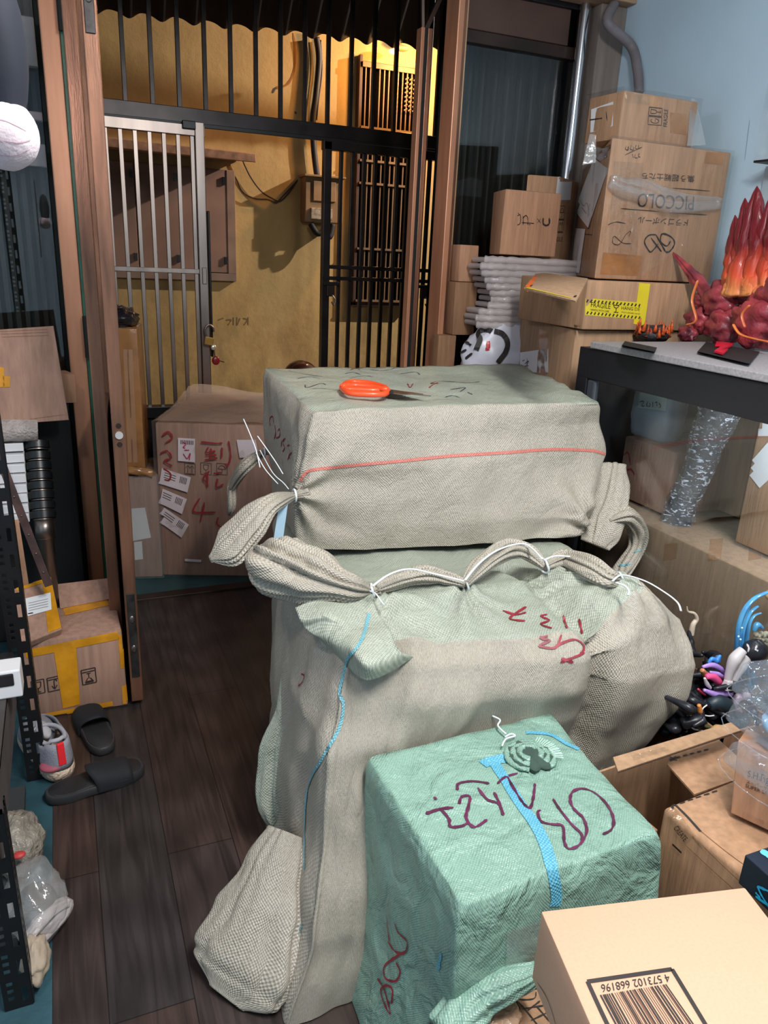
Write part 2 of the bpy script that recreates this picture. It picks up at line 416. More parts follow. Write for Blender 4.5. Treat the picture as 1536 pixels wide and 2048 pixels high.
# ------------------------------------------------------------------ materials
def floor_material():
    m, n, out = nt('dark_oak_planks')
    b = N(n, 'ShaderNodeBsdfPrincipled'); b.inputs['Roughness'].default_value = .42; n.links.new(b.outputs[0], out.inputs[0])
    tc = N(n, 'ShaderNodeTexCoord'); geo = N(n, 'ShaderNodeNewGeometry')
    br = N(n, 'ShaderNodeTexBrick'); br.offset = .37; br.squash = 1
    mp = N(n, 'ShaderNodeMapping'); mp.inputs['Rotation'].default_value = (0, 0, math.pi / 2); mp.inputs['Location'].default_value = (.05, .205, 0)
    n.links.new(geo.outputs['Position'], mp.inputs[0]); n.links.new(mp.outputs[0], br.inputs['Vector'])
    br.inputs['Scale'].default_value = 1; br.inputs['Brick Width'].default_value = 1.2; br.inputs['Row Height'].default_value = .175
    br.inputs['Mortar Size'].default_value = .0014; br.inputs['Color1'].default_value = lin((62, 47, 42)); br.inputs['Color2'].default_value = lin((47, 44, 44)); br.inputs['Mortar'].default_value = lin((22, 18, 17))
    m2 = N(n, 'ShaderNodeMapping'); m2.inputs['Scale'].default_value = (16, .9, 1); n.links.new(geo.outputs['Position'], m2.inputs[0])
    wv = N(n, 'ShaderNodeTexNoise'); wv.inputs['Scale'].default_value = 2.2; wv.inputs['Detail'].default_value = 8; wv.inputs['Distortion'].default_value = 1.6
    n.links.new(m2.outputs[0], wv.inputs['Vector'])
    m3 = N(n, 'ShaderNodeMapping'); m3.inputs['Scale'].default_value = (1, .16, 1); n.links.new(geo.outputs['Position'], m3.inputs[0])
    w2 = N(n, 'ShaderNodeTexWave'); w2.wave_type = 'RINGS'; w2.inputs['Scale'].default_value = 9; w2.inputs['Distortion'].default_value = 6; w2.inputs['Detail'].default_value = 2
    n.links.new(m3.outputs[0], w2.inputs['Vector'])
    mr = N(n, 'ShaderNodeMapRange'); mr.inputs[1].default_value = .35; mr.inputs[2].default_value = .65; mr.inputs[3].default_value = .62; mr.inputs[4].default_value = 1.3
    n.links.new(wv.outputs[0], mr.inputs[0])
    ml = N(n, 'ShaderNodeMapRange'); ml.inputs[3].default_value = .72; ml.inputs[4].default_value = 1.15; n.links.new(w2.outputs[1], ml.inputs[0])
    a = N(n, 'ShaderNodeMix', data_type='RGBA', blend_type='MULTIPLY'); a.inputs[0].default_value = 1
    n.links.new(br.outputs[0], a.inputs[6]); n.links.new(mr.outputs[0], a.inputs[7])
    c = N(n, 'ShaderNodeMix', data_type='RGBA', blend_type='MULTIPLY'); c.inputs[0].default_value = .8
    n.links.new(a.outputs[2], c.inputs[6]); n.links.new(ml.outputs[0], c.inputs[7]); n.links.new(c.outputs[2], b.inputs['Base Color'])
    bp = N(n, 'ShaderNodeBump'); bp.inputs['Strength'].default_value = .25; bp.inputs['Distance'].default_value = .002
    n.links.new(wv.outputs[0], bp.inputs['Height']); n.links.new(bp.outputs[0], b.inputs['Normal'])
    return m

def plaster_wall():
    m, n, out = nt('stained_ochre_plaster')
    b = N(n, 'ShaderNodeBsdfPrincipled'); b.inputs['Roughness'].default_value = .85; n.links.new(b.outputs[0], out.inputs[0])
    g = N(n, 'ShaderNodeNewGeometry'); sp = N(n, 'ShaderNodeSeparateXYZ'); n.links.new(g.outputs['Position'], sp.inputs[0])
    def noise_(sc, det, st=(1, 1, 1)):
        mp = N(n, 'ShaderNodeMapping'); mp.inputs['Scale'].default_value = st; n.links.new(g.outputs['Position'], mp.inputs[0])
        t = N(n, 'ShaderNodeTexNoise'); t.inputs['Scale'].default_value = sc; t.inputs['Detail'].default_value = det; t.inputs['Roughness'].default_value = .65
        n.links.new(mp.outputs[0], t.inputs['Vector']); return t
    a = noise_(1.6, 6)
    r = N(n, 'ShaderNodeMix', data_type='RGBA'); r.inputs[6].default_value = lin((206, 170, 112)); r.inputs[7].default_value = lin((180, 144, 88))
    n.links.new(a.outputs[0], r.inputs[0])
    # grime climbing from the ground and running streaks
    d = noise_(5, 8, (1, 1, .5))
    mz = N(n, 'ShaderNodeMapRange'); mz.inputs[1].default_value = .3; mz.inputs[2].default_value = 1.5; mz.inputs[3].default_value = .85; mz.inputs[4].default_value = .25
    n.links.new(sp.outputs[2], mz.inputs[0])
    md = N(n, 'ShaderNodeMapRange'); md.inputs[1].default_value = .42; md.inputs[2].default_value = .7; n.links.new(d.outputs[0], md.inputs[0])
    ml = N(n, 'ShaderNodeMath', operation='MULTIPLY'); n.links.new(mz.outputs[0], ml.inputs[0]); n.links.new(md.outputs[0], ml.inputs[1])
    x = N(n, 'ShaderNodeMix', data_type='RGBA'); x.inputs[7].default_value = lin((112, 82, 46))
    n.links.new(ml.outputs[0], x.inputs[0]); n.links.new(r.outputs[2], x.inputs[6])
    sc_ = noise_(42, 2); ms = N(n, 'ShaderNodeMapRange'); ms.inputs[1].default_value = .68; ms.inputs[2].default_value = .76; ms.inputs[4].default_value = .35
    n.links.new(sc_.outputs[0], ms.inputs[0])
    y = N(n, 'ShaderNodeMix', data_type='RGBA'); y.inputs[7].default_value = lin((90, 66, 44)); n.links.new(ms.outputs[0], y.inputs[0]); n.links.new(x.outputs[2], y.inputs[6])
    n.links.new(y.outputs[2], b.inputs['Base Color'])
    bp = N(n, 'ShaderNodeBump'); bp.inputs['Strength'].default_value = .3; bp.inputs['Distance'].default_value = .01
    n.links.new(noise_(18, 6).outputs[0], bp.inputs['Height']); n.links.new(bp.outputs[0], b.inputs['Normal'])
    return m

def cardboard(name, col, ribs=(0, 0, 1), amt=.1, rough=.75):
    m = mat(name, col, rough=rough, var=amt, vscale=5, stretch=(1 + 10 * (1 - ribs[0]), 1 + 10 * (1 - ribs[1]), 1 + 10 * (1 - ribs[2])), bump=.18, bscale=14, spec=.25)
    return m

MFLOOR = floor_material(); MWALL = plaster_wall()
TEAL = mat('teal_floor_sheet', (40, 74, 84), .6, var=.2, vscale=9, bump=.15)
TEALTILE = mat('dark_teal_porch_tiles', (42, 78, 84), .45, var=.2, vscale=4)
BLUEWALL = mat('pale_blue_sheet_wall', (190, 214, 230), .5, var=.06, vscale=1.5, bump=.05, bscale=3)
CEIL = mat('off_white_ceiling', (190, 190, 188), .8)
BRONZE = mat('bronze_aluminium', (222, 160, 126), .4, .35, var=.16, vscale=3, stretch=(4, 4, .5), col2=(176, 118, 86), bump=.04)
BRONZE_WORN = mat('worn_bronze_aluminium', (168, 118, 92), .34, .6, vscale=4, stretch=(5, 5, .6), col2=(84, 62, 52), bump=.06)
DARKBRONZE = mat('dark_bronze_metal', (62, 48, 42), .4, .5, var=.2)
BLACK = mat('black_painted_steel', (30, 29, 31), .38, .3, var=.15, bump=.05)
GATE = mat('dark_iron_gate_paint', (52, 46, 46), .33, .6, var=.2, vscale=9)
RUBBER = mat('black_rubber', (20, 20, 21), .7)
STEEL = mat('brushed_stainless_steel', (160, 146, 138), .34, .95, var=.12, vscale=3, stretch=(4, 4, .6), col2=(130, 118, 112))
CHROME = mat('polished_steel_pipe', (200, 200, 205), .17, 1, var=.05)
CORR = mat('dark_green_corrugated_metal', (20, 28, 24), .5, .25, var=.25, vscale=2, stretch=(6, 6, .4))
AWN = mat('rusty_brown_corrugated_roofing', (26, 19, 16), .8, .1, var=.3, vscale=3)
GREENSTRIP = mat('green_glass_edge', (40, 98, 76), .35, var=.2, vscale=10)
WOODBEAM = mat('pale_wood_beam', (176, 142, 112), .7, vscale=4, stretch=(1, 6, 6), var=.14)
POSTCOL = mat('grey_brown_timber_post', (128, 116, 108), .75, vscale=3, stretch=(6, 6, .5), var=.2, bump=.1)
PANE = glass('window_glass', .03)
CABGLASS = glass('cabinet_glass', .06, .02, (.93, .96, .97))
KRAFT = cardboard('brown_corrugated_cardboard', (178, 139, 108))
KRAFT_GREY = cardboard('greyish_brown_cardboard', (172, 138, 108))
KRAFT_PINK = cardboard('dull_pinkish_cardboard', (166, 130, 112))
KRAFT_DARK = cardboard('dark_tan_cardboard', (150, 112, 84))  # darker tan board
KRAFT_SMOOTH = mat('smooth_kraft_board', (212, 167, 139), .6, var=.02, vscale=200, spec=.3)
KRAFT_ORANGE = cardboard('orange_kraft_board', (186, 140, 110))
TAPE_BROWN = mat('brown_packing_tape', (168, 118, 74), .18, var=.12, vscale=12, bump=.2, bscale=20)
TAPE_CLEAR = film('clear_packing_tape', (240, 225, 200), .10, 20, .15)
TAPE_YELLOW = mat('yellow_packing_tape', (214, 146, 30), .2, var=.14, vscale=14, bump=.35, bscale=22, coat=.3)
TAPE_HAZARD = mat('yellow_warning_tape', (226, 206, 52), .3, var=.08)
INK = mat('black_printing_ink', (44, 38, 36), .6)
INKSOFT = mat('faded_black_ink', (74, 60, 52), .7)
RED_INK = mat('dark_red_marker', (142, 34, 50), .5, var=.2, vscale=40)
PURPLE_INK = mat('dark_purple_marker', (96, 34, 70), .5, var=.3, vscale=30)
NAVY_INK = mat('dark_grey_marker', (58, 62, 74), .5)
PAPER = mat('white_label_paper', (226, 226, 228), .55, var=.04)
PAPER_PINK = mat('pinkish_white_label', (216, 200, 204), .5, var=.04)
FILM = film('clear_wrapping_film', amount=.05, scale=9)
FILM_HEAVY = film('creased_wrapping_film', amount=.12, scale=13, rough=.1, body=.12)
BUBBLE = film('bubble_wrap', amount=.08, scale=120, rough=.12, body=.1)
WHITEPLASTIC = mat('white_plastic', (225, 224, 226), .35, var=.03)
TIE = mat('white_nylon_tie', (220, 226, 230), .35, var=.03)
SACK_FRONT = weave('grey_woven_sacking', (196, 188, 174), (150, 142, 128), bump=.5)
SACK_TOP = weave('cool_lit_woven_sacking', (186, 190, 174), (142, 150, 136), bump=.4, creases=.5)  # same cloth as SACK_FRONT, with cooler light put into its colour
SACK_GREEN = weave('green_woven_sacking', (150, 184, 168), (124, 160, 144), bump=.3, pitch=300., creases=1.0, rough=.3)
WSTRIPE_RED = weave('red_woven_stripe', (214, 96, 88), (190, 130, 116), bump=.4)
WSTRIPE_BLUE = weave('light_blue_woven_stripe', (140, 196, 204), (96, 160, 178), bump=.5)
WSTRIPE_CYAN = weave('bright_blue_woven_stripe', (122, 194, 216), (70, 156, 190), bump=.4)

# ------------------------------------------------------------------ setting
G().box(-.14, 2.47, -1.4, 3.3, -.05, 0).obj('floor', MFLOOR, kind='structure')
G().box(-1.3, -.141, -1.4, 3.3, -.05, -.002).obj('floor_edge', TEAL, kind='structure')
G().box(-.9, 3.6, 3.36, 4.9, -.06, -.005).obj('floor_porch', TEALTILE, kind='structure')
G().box(-3, 7, 4.9, 6.0, -.12, -.06).obj('floor_alley', mat('alley_concrete', (96, 88, 78), .9, bump=.3), kind='structure')
G().box(.12, 2.3, 3.3, 3.36, -.03, .012, .003).obj('trim_1', DARKBRONZE, kind='structure')
G().box(2.47, 2.55, -1.4, 3.42, 0, 2.95).obj('wall_right', BLUEWALL, kind='structure')
G().box(-1.38, -1.3, -1.4, 3.4, 0, 2.95).obj('wall_left', BLUEWALL, kind='structure')
G().box(-1.38, 2.55, -1.48, -1.4, 0, 2.95).obj('wall_back', BLUEWALL, kind='structure')
G().box(-1.38, 2.55, -1.48, 3.4, 2.95, 3.0).obj('ceiling', CEIL, kind='structure')
G().box(-1.3, 2.5, 3.27, 3.4, 2.72, 2.95).obj('wall_front', DARKBRONZE, kind='structure')
wy = G().box(-2.5, 6.5, 6.0, 6.2, -.1, 4.6).obj('wall_alley', MWALL, kind='structure')
G().box(1.9, 2.47, 3.16, 3.3, 2.66, 2.72, .006).obj('trim_2', WOODBEAM, kind='structure')
G().box(1.706, 2.24, 3.32, 3.36, 2.5, 2.66, .004).obj('trim_3', mat('brown_transom_panel', (84, 60, 50), .6, var=.15), kind='structure')
G().box(1.706, 2.3, 3.3, 3.37, 2.64, 2.73, .004).obj('trim_4', BLACK, kind='structure')
G().box(2.33, 2.47, 3.22, 3.4, 0, 2.66, .006).obj('trim_5', POSTCOL, kind='structure')

# fixed panes either side of the door opening
def pane(name, x0, x1, z0, z1, y=3.345):
    t = link(name, (x0, y, z0)); ORG[t.name] = Vector((x0, y, z0)); tag(t, kind='structure')
    G().box(x0, x1, y, y + .005, z0, z1).obj('pane', PANE, t)
    for a in ((x0, x1, z0, z0 + .05), (x0, x1, z1 - .05, z1)): G().box(a[0], a[1], y - .02, y + .03, a[2], a[3], .003).obj('rail', DARKBRONZE, t)
    return t
pane('window_1', -1.3, .0, .06, 2.62); pane('window_2', 1.715, 2.33, .06, 2.5)

def corrugated(name, x0, x1, y, z0, z1, m, pitch=.07, depth=.016, **kw):
    g = G(); n = int((x1 - x0) / pitch * 8); vs = []
    for i in range(n + 1):
        x = x0 + (x1 - x0) * i / n; ph = (x / pitch) % 1
        o = depth * (0 if ph < .35 else min(1, (ph - .35) / .12) if ph < .85 else max(0, 1 - (ph - .85) / .15))
        vs += [(x, y - o, z0), (x, y - o, z1), (x, y - o + .002, z1), (x, y - o + .002, z0)]
    fs = []
    for i in range(n):
        for k in range(4): fs.append((4 * i + k, 4 * i + 4 + k, 4 * i + 4 + (k + 1) % 4, 4 * i + (k + 1) % 4))
    return g.add(vs, fs).obj(name, m, **kw)
corrugated('trim_6', -1.6, .1, 3.6, -.03, 2.9, CORR, kind='structure')
corrugated('trim_7', 1.74, 3.3, 3.62, -.03, 2.9, CORR, kind='structure')
for i, (z0, z1, c) in enumerate(((2.16, 2.32, (150, 150, 152)), (1.98, 2.01, (182, 164, 168)), (1.82, 1.9, (160, 152, 156)))):
    G().box(-1.3, -.0, 3.42, 3.46, z0, z1, .004).obj('trim_%d' % (8 + i), mat('grey_rail_%d' % i, c, .5), kind='structure')
for z0 in (.42, .6):
    G().box(-.9, .0, 3.44, 3.47, z0, z0 + .06).obj('trim_%d' % (11 + int(z0 * 10)), mat('dark_grey_rail', (84, 88, 84), .5), kind='structure')

# ---- door frame and folding door
j = link('door_1', (.07, 3.33, 0)); ORG[j.name] = Vector((.07, 3.33, 0)); tag(j, kind='structure')
G().box(.018, .082, 3.27, 3.37, 0, 2.72, .004).obj('jamb', BRONZE, j)
G().box(.083, .094, 3.265, 3.36, 0, 2.7).obj('seal_strip', GREENSTRIP, j, label='green strip')
G().box(.095, .115, 3.25, 3.36, 0, 2.7, .003).obj('jamb_profile', BRONZE, j)
def leaf(name, label, hx, hy, ex, ey, lock=True):
    """swung-open door leaf from hinge point h to its free edge e"""
    a, b = Vector((hx, hy, 0)), Vector((ex, ey, 0)); d = (b - a).normalized(); n = Vector((-d.y, d.x, 0)); W = (b - a).length
    t = thing(name, label, 'door', (ex, ey, .02), 'bronze folding door leaves')
    def part(nm, u0, u1, z0, z1, th, m, off=0, bev=.003, **kw):
        p0, p1 = a + d * u0 + n * off, a + d * u1 + n * off
        return G().hexa([p0 - n * th / 2 + Vector((0, 0, z0)), p1 - n * th / 2 + Vector((0, 0, z0)), p1 + n * th / 2 + Vector((0, 0, z0)), p0 + n * th / 2 + Vector((0, 0, z0))],
                        [p0 - n * th / 2 + Vector((0, 0, z1)), p1 - n * th / 2 + Vector((0, 0, z1)), p1 + n * th / 2 + Vector((0, 0, z1)), p0 + n * th / 2 + Vector((0, 0, z1))], bev).obj(nm, m, t, **kw)
    part('stile', 0, .05, .02, 2.6, .036, BRONZE_WORN); part('stile', W - .05, W, .02, 2.6, .04, BRONZE_WORN)
    for z0, z1 in ((.02, .14), (.9, .98), (2.5, 2.6)): part('rail', .05, W - .05, z0, z1, .032, DARKBRONZE)
    part('lower_panel', .05, W - .05, .14, .9, .012, DARKBRONZE); part('pane', .05, W - .05, .98, 2.5, .006, PANE, bev=0)
    return t, a, b, d, n
t, a, b, d, n = leaf('door_leaf', 'open bronze glazed door leaf with a lock on its edge, left of the gate', .172, 3.3, .138, 2.44)
for z0, z1, nm in ((.12, .44, 'bottom_lock'), (2.08, 2.32, 'top_lock')):
    e = b + d * .001
    g = G().hexa([e - n * .013 + Vector((0, 0, z0)), e + d * .004 - n * .013 + Vector((0, 0, z0)), e + d * .004 + n * .013 + Vector((0, 0, z0)), e + n * .013 + Vector((0, 0, z0))],
                 [e - n * .013 + Vector((0, 0, z1)), e + d * .004 - n * .013 + Vector((0, 0, z1)), e + d * .004 + n * .013 + Vector((0, 0, z1)), e + n * .013 + Vector((0, 0, z1))], .002)
    lk = g.obj(nm, mat('worn_dark_lock_' + nm, (70, 66, 66), .4, .6, var=.3, vscale=30), t)
    for k in range(2): G().ball(b + d * .006 + Vector((0, 0, z0 + (z1 - z0) * (.35 + .35 * k))), .009, sc=(1, .5, 1.6)).obj('catch', STEEL, lk, True)
G().tube([b + d * .0 + Vector((0, 0, .985)), b + d * .006 + Vector((0, 0, .985))], .012, 20).obj('keyhole_plate', mat('pale_lock_disc', (214, 208, 206), .3, .4), t)
for z in (.955, 1.015): G().tube([b + Vector((0, 0, z)), b + d * .003 + Vector((0, 0, z))], .008, 16).obj('screw', DARKBRONZE, t)
t2 = leaf('door_leaf', 'narrow bronze door leaf folded behind the open leaf with the lock', .145, 3.28, .094, 2.62)[0]
for hx, hy in ((.088, 3.24), (.122, 3.235)):
    for z in (1.12, 2.25):
        G().tube([(hx, hy, z), (hx, hy, z + .16)], .011, 12).obj('hinge', RUBBER, j, label='black hinge')
# right-hand posts of the opening
g = link('door_2', (1.67, 3.33, 0)); ORG[g.name] = Vector((1.67, 3.33, 0)); tag(g, kind='structure')
G().box(1.638, 1.668, 3.25, 3.37, 0, 2.72, .004).obj('post', BRONZE, g)
G().box(1.668, 1.69, 3.27, 3.37, 0, 2.72, .004).obj('post_profile', BRONZE_WORN, g)
G().box(1.69, 1.706, 3.29, 3.37, 0, 2.72, .002).obj('post_lip', mat('light_bronze_edge', (226, 178, 140), .3, .5), g)
g = thing('door_stile', 'slim bronze sliding door stile right of the opening, in front of the barred window', 'door frame', (1.56, 3.42, 0))
for x0, x1, m in ((1.545, 1.562, BRONZE), (1.562, 1.578, RUBBER), (1.578, 1.6, BRONZE_WORN)): G().box(x0, x1, 3.41, 3.46, 0, 2.5, .002).obj('profile', m, g)
G().bar((1.57, 3.43, 2.49), (1.68, 3.43, 2.72), .018, .018).obj('brace', DARKBRONZE, g)
G().bar((1.565, 3.44, 2.49), (1.545, 3.44, 2.74), .012, .012).obj('brace', STEEL, g)
G().tube([(2.285, 3.28, 0), (2.285, 3.28, 2.66)], .027, 24).obj('steel_pipe', CHROME, smooth=40, label='polished steel pipe running up beside the timber corner post', cat='pipe')
G().tube(spline([(2.38, 3.2, 2.66), P(1215, 45, y=3.12), P(1262, 92, x=2.44), P(1275, 140, x=2.44), P(1278, 185, x=2.44)], 8), .021, 14).obj('conduit_hose', mat('grey_brown_conduit', (124, 116, 120), .6, var=.15, bump=.2), smooth=True, label='grey flexible conduit bending down the blue wall above the boxes', cat='pipe')
G().tube(spline([(2.455, 3.2, 2.95), P(1238, 0, x=2.44), P(1229, 48, x=2.44), P(1226, 100, x=2.44)], 5), [.026] * 8 + [.014] * 6 + [.004] * 2, 8, flat=.5).obj('cloth_strip', mat('dark_red_cloth', (92, 34, 44), .8), smooth=True, label='dark red cloth strip dangling at the top of the blue wall corner', cat='cloth')
# seam and screws in the sheet wall
tb = bvh(bpy.data.objects['wall_right'])
for i, (ln, m, wd) in enumerate((([(1183, 115), (1200, 108), (1222, 98), (1248, 70)], INKSOFT, .004), ([(1240, 88), (1237, 178)], PAPER, .004), ([(1322, 72), (1308, 182)], PAPER, .003), ([(1500, 240), (1490, 320)], mat('grey_wall_seam', (140, 156, 172), .6), .003))):
    stroke(tb, [ln], wd, m, 'trim_%d' % (30 + i), None, kind='structure')

# ---- porch roof, gate and the house across the alley
aw_top = None
g = G(); nx = 360; vs = []
for i in range(nx + 1):
    x = -1.2 + 5.2 * i / nx; o = .017 * math.sin(x * 2 * math.pi / .19) + .003 * math.sin(x * 4 * math.pi / .19 + 1) + (x - .365) * .04
    for (y, z) in ((5.4, 2.845), (4.3, 4.1)): vs += [(x, y, z + o), (x, y + .004, z + o + .004)]
fs = []
for i in range(nx):
    a_, b_ = 4 * i, 4 * i + 4
    fs += [(a_, a_ + 2, b_ + 2, b_), (a_ + 1, b_ + 1, b_ + 3, a_ + 3), (a_, b_, b_ + 1, a_ + 1)]
g.add(vs, fs).obj('corrugated_awning', AWN, smooth=True, label='dark corrugated awning sheet with a wavy edge over the alley', cat='awning')
G().box(-1.2, 4, 3.4, 4.45, 3.0, 3.05).obj('trim_20', AWN, kind='structure')
aw = thing('awning_strut', 'dark diagonal iron strut under the awning at upper left', 'beam', (.4, 4.8, 2.9)); G().bar((-.3, 5.2, 2.75), (-.1, 4.6, 3.3), .04, .04).obj('strut', BLACK, aw)

gt = thing('gate_frame', 'dark iron security grille above the gate with widely spaced square bars', 'gate', (1.2, 4.6, 2.2))
G().box(-.2, 2.42, 4.57, 4.63, 2.185, 2.262, .003).obj('crossbeam', GATE, gt)
G().box(-.2, 2.42, 4.56, 4.58, 2.17, 2.19, .002).obj('track', BLACK, gt)
for i in range(18):
    x = .13 + i * .1386
    G().box(x - .0115, x + .0115, 4.588, 4.611, 2.255, 3.3, .002).obj('bar', GATE, gt)
G().box(-.2, 2.42, 4.58, 4.62, 3.3, 3.35).obj('crossbeam', GATE, gt)
G().box(2.1, 2.14, 4.55, 4.61, 0, 3.4, .003).obj('upright', BLACK, gt)
lf = thing('sliding_gate', 'stainless steel barred gate leaf on the left, hung with a brass padlock', 'gate', (.5, 4.54, .6))
for i in range(9):
    x = .145 + i * .0735
    if x < .74: G().box(x - .011, x + .011, 4.53, 4.55, .66, 2.13, .002).obj('bar', STEEL, lf)
G().box(.02, .8, 4.52, 4.56, 2.12, 2.175, .003).obj('top_rail', STEEL, lf)
G().box(.02, .77, 4.515, 4.53, 1.415, 1.44, .002).obj('middle_rail', STEEL, lf)
G().box(.02, .82, 4.5, 4.58, .6, .665, .003).obj('bottom_rail', BLACK, lf)
G().box(.02, .82, 4.53, 4.55, .06, .6, .003).obj('kick_panel', BLACK, lf)
G().box(.745, .795, 4.51, 4.56, .72, 2.19, .004).obj('lock_stile', STEEL, lf)
G().box(.68, .75, 4.5, 4.53, 2.15, 2.19, .004).obj('roller_bracket', BLACK, lf)
G().box(.76, .785, 4.5, 4.515, 1.36, 1.45, .003).obj('latch_plate', STEEL, lf)
G().box(.80, .812, 4.51, 4.55, .95, 1.75, .003).obj('lock_strip', BLACK, lf)
rt = thing('sliding_gate', 'dark barred gate leaf on the right, in front of the barred window', 'gate', (1.9, 4.54, .2))
for x0, x1 in ((1.475, 1.52), (2.215, 2.262)): G().box(x0, x1, 4.51, 4.56, .1, 2.165, .003).obj('stile', GATE, rt)
for i in range(9):
    x = 1.585 + i * .0715
    G().box(x - .011, x + .011, 4.525, 4.547, .1, 2.13, .002).obj('bar', GATE, rt)
for z in (1.405, 1.47): G().box(1.5, 2.24, 4.515, 4.53, z, z + .022, .002).obj('middle_rail', GATE, rt)
G().box(1.47, 2.26, 4.51, 4.56, 2.12, 2.17, .003).obj('top_rail', GATE, rt); G().box(1.47, 2.26, 4.51, 4.56, .08, .13, .003).obj('bottom_rail', GATE, rt)
for x in (1.53, 2.16):
    lb = G().box(x - .05, x + .05, 4.49, 4.52, 1.375, 1.395, .002).obj('lock_shelf', BLACK, rt)
    G().box(x - .03, x + .02, 4.495, 4.52, 1.31, 1.375, .004).obj('lock_case', DARKBRONZE, rt)
    G().tube(spline([(x + .0, 4.485, 1.32), (x + .02, 4.48, 1.29), (x + .01, 4.48, 1.26), (x - .005, 4.48, 1.28)], 5), .004, 8).obj('hook', STEEL, rt, True)

# padlock, key and red tag
c = P(418, 676, y=4.47)
pk = thing('padlock', 'small brass padlock hanging open from the steel gate', 'padlock', c)
G().hexa([c + Vector(v) for v in ((-.03, -.01, -.035), (.02, -.01, -.045), (.02, .01, -.045), (-.03, .01, -.035))], [c + Vector(v) for v in ((-.022, -.01, .01), (.03, -.01, 0), (.03, .01, 0), (-.022, .01, .01))], .004).obj('body', mat('worn_brass', (196, 154, 84), .35, .7), pk)
G().tube(spline([c + Vector(v) for v in ((-.012, 0, 0), (-.022, 0, .045), (-.0, 0, .075), (.024, 0, .06), (.028, 0, .035))], 6), .0055, 8).obj('shackle', STEEL, pk, True)
c = P(427, 695, y=4.46)
ky = thing('key_ring', 'bunch of small keys with a dark red tag below the padlock', 'keys', c)
G().ball(c + Vector((0, 0, -.0)), .016, sc=(1, .4, 1)).obj('key_head', mat('pale_brass_key', (226, 214, 196), .3, .6), ky, True)
G().tube([c, c + Vector((.006, 0, -.05))], .004, 8).obj('chain', STEEL, ky)
G().ball(c + Vector((.012, 0, -.075)), .026, sc=(.9, .35, 1)).obj('tag', mat('dark_red_plastic', (140, 22, 30), .3), ky, True)
G().tube([c + Vector((.012, 0, -.07)), c + Vector((.06, 0, -.085))], .003, 6).obj('key', BLACK, ky)

# window with canopy across the alley
WOODW = mat('pinkish_brown_shutter_paint', (146, 110, 92), .7, var=.12, vscale=3)
t = thing('shuttered_window', 'closed brown shuttered window in the yellow wall behind the steel gate', 'window', (.75, 5.98, 1.33))
G().box(.28, 1.262, 5.955, 5.999, 1.325, 1.38, .003).obj('sill', mat('greyish_window_frame', (140, 112, 96), .7), t)
G().box(1.2, 1.262, 5.955, 5.999, 1.38, 2.1, .003).obj('frame', mat('greyish_window_frame2', (150, 118, 98), .7), t)
for x0, x1 in ((.3, .555), (.56, .855), (.86, 1.2)):
    s_ = G().box(x0, x1, 5.96, 5.995, 1.385, 2.1, .003).obj('shutter', WOODW, t)
    for z in (1.45, 2.0): G().box(x1 - .03, x1 - .008, 5.945, 5.962, z, z + .05).obj('hinge', BLACK, s_)
t = thing('window_canopy', 'sheet canopy with a pinkish edge above the shuttered window', 'awning', (.7, 5.85, 2.15))
G().hexa([(.1, 5.6, 2.145), (1.335, 5.6, 2.13), (1.3, 5.995, 2.17), (.1, 5.995, 2.17)], [(.1, 5.6, 2.2), (1.335, 5.6, 2.185), (1.3, 5.995, 2.23), (.1, 5.995, 2.23)], .004).obj('slab', mat('dusty_pink_canopy', (190, 134, 100), .7, var=.2, vscale=20), t)

# meter box
METAL = mat('beige_meter_box_paint', (146, 112, 76), .55, var=.1, vscale=4)
t = thing('meter_box', 'beige electric meter box mounted on the yellow wall', 'meter box', (1.92, 5.9, 1.8))
G().box(1.77, 2.07, 5.86, 5.99, 1.78, 2.1, .006).obj('case', METAL, t); G().box(1.755, 2.08, 5.83, 5.99, 2.095, 2.11, .003).obj('lid', METAL, t)
G().box(1.83, 2.01, 5.85, 5.865, 1.93, 2.07, .004).obj('door', mat('lighter_beige_paint', (160, 124, 86), .5), t)
G().box(1.81, 1.98, 5.84, 5.865, 1.8, 1.88, .004).obj('window', mat('grimy_white_plate', (176, 156, 134), .5, var=.3, vscale=40), t)
G().tube(spline([(1.82, 5.88, 1.77), (1.87, 5.86, 1.7), (1.93, 5.86, 1.72), (1.97, 5.86, 1.68), (2.0, 5.88, 1.77)], 6), .022, 10).obj('cable_bundle', RUBBER, t, True)
G().tube(spline([P(633, 75, y=5.95), P(638, 120, y=5.95), P(632, 190, y=5.95), P(626, 240, y=5.95), P(628, 300, y=5.95), P(634, 352, y=5.95)], 8), .023, 12).obj('black_conduit', mat('black_conduit_pvc', (44, 34, 30), .6), smooth=True, label='thick dark cable conduit running down the yellow wall to the meter box', cat='pipe')
G().tube(spline([P(641, 80, y=5.97), P(644, 140, y=5.97), P(637, 200, y=5.97), P(633, 240, y=5.97)], 8), .006, 8).obj('thin_cable', BLACK, smooth=True, label='thin black cable beside the thick conduit on the yellow wall', cat='cable')
for nm, pts, lb in (('wire', [(484, 318), (500, 352), (522, 382), (545, 397), (560, 402), (578, 385), (595, 360)], 'thin wire sagging from the canopy end to the meter box'),
                ('wire', [(462, 340), (474, 360), (486, 384), (510, 397), (535, 399), (552, 405), (562, 396), (592, 364)], 'thin wire looping from under the canopy along the yellow wall')):
    G().tube(spline([P(a, b, y=5.965) for a, b in pts], 6), .0055, 6).obj(nm, mat('brown_wire' + str(len(pts)), (70, 52, 36), .7), smooth=True, label=lb, cat='cable')
stroke(bvh(wy), [[(586, 66), (590, 100), (588, 140), (575, 168), (552, 176)]], .02, mat('old_grime_ring', (150, 96, 40), .9), 'trim_21', None, kind='structure')
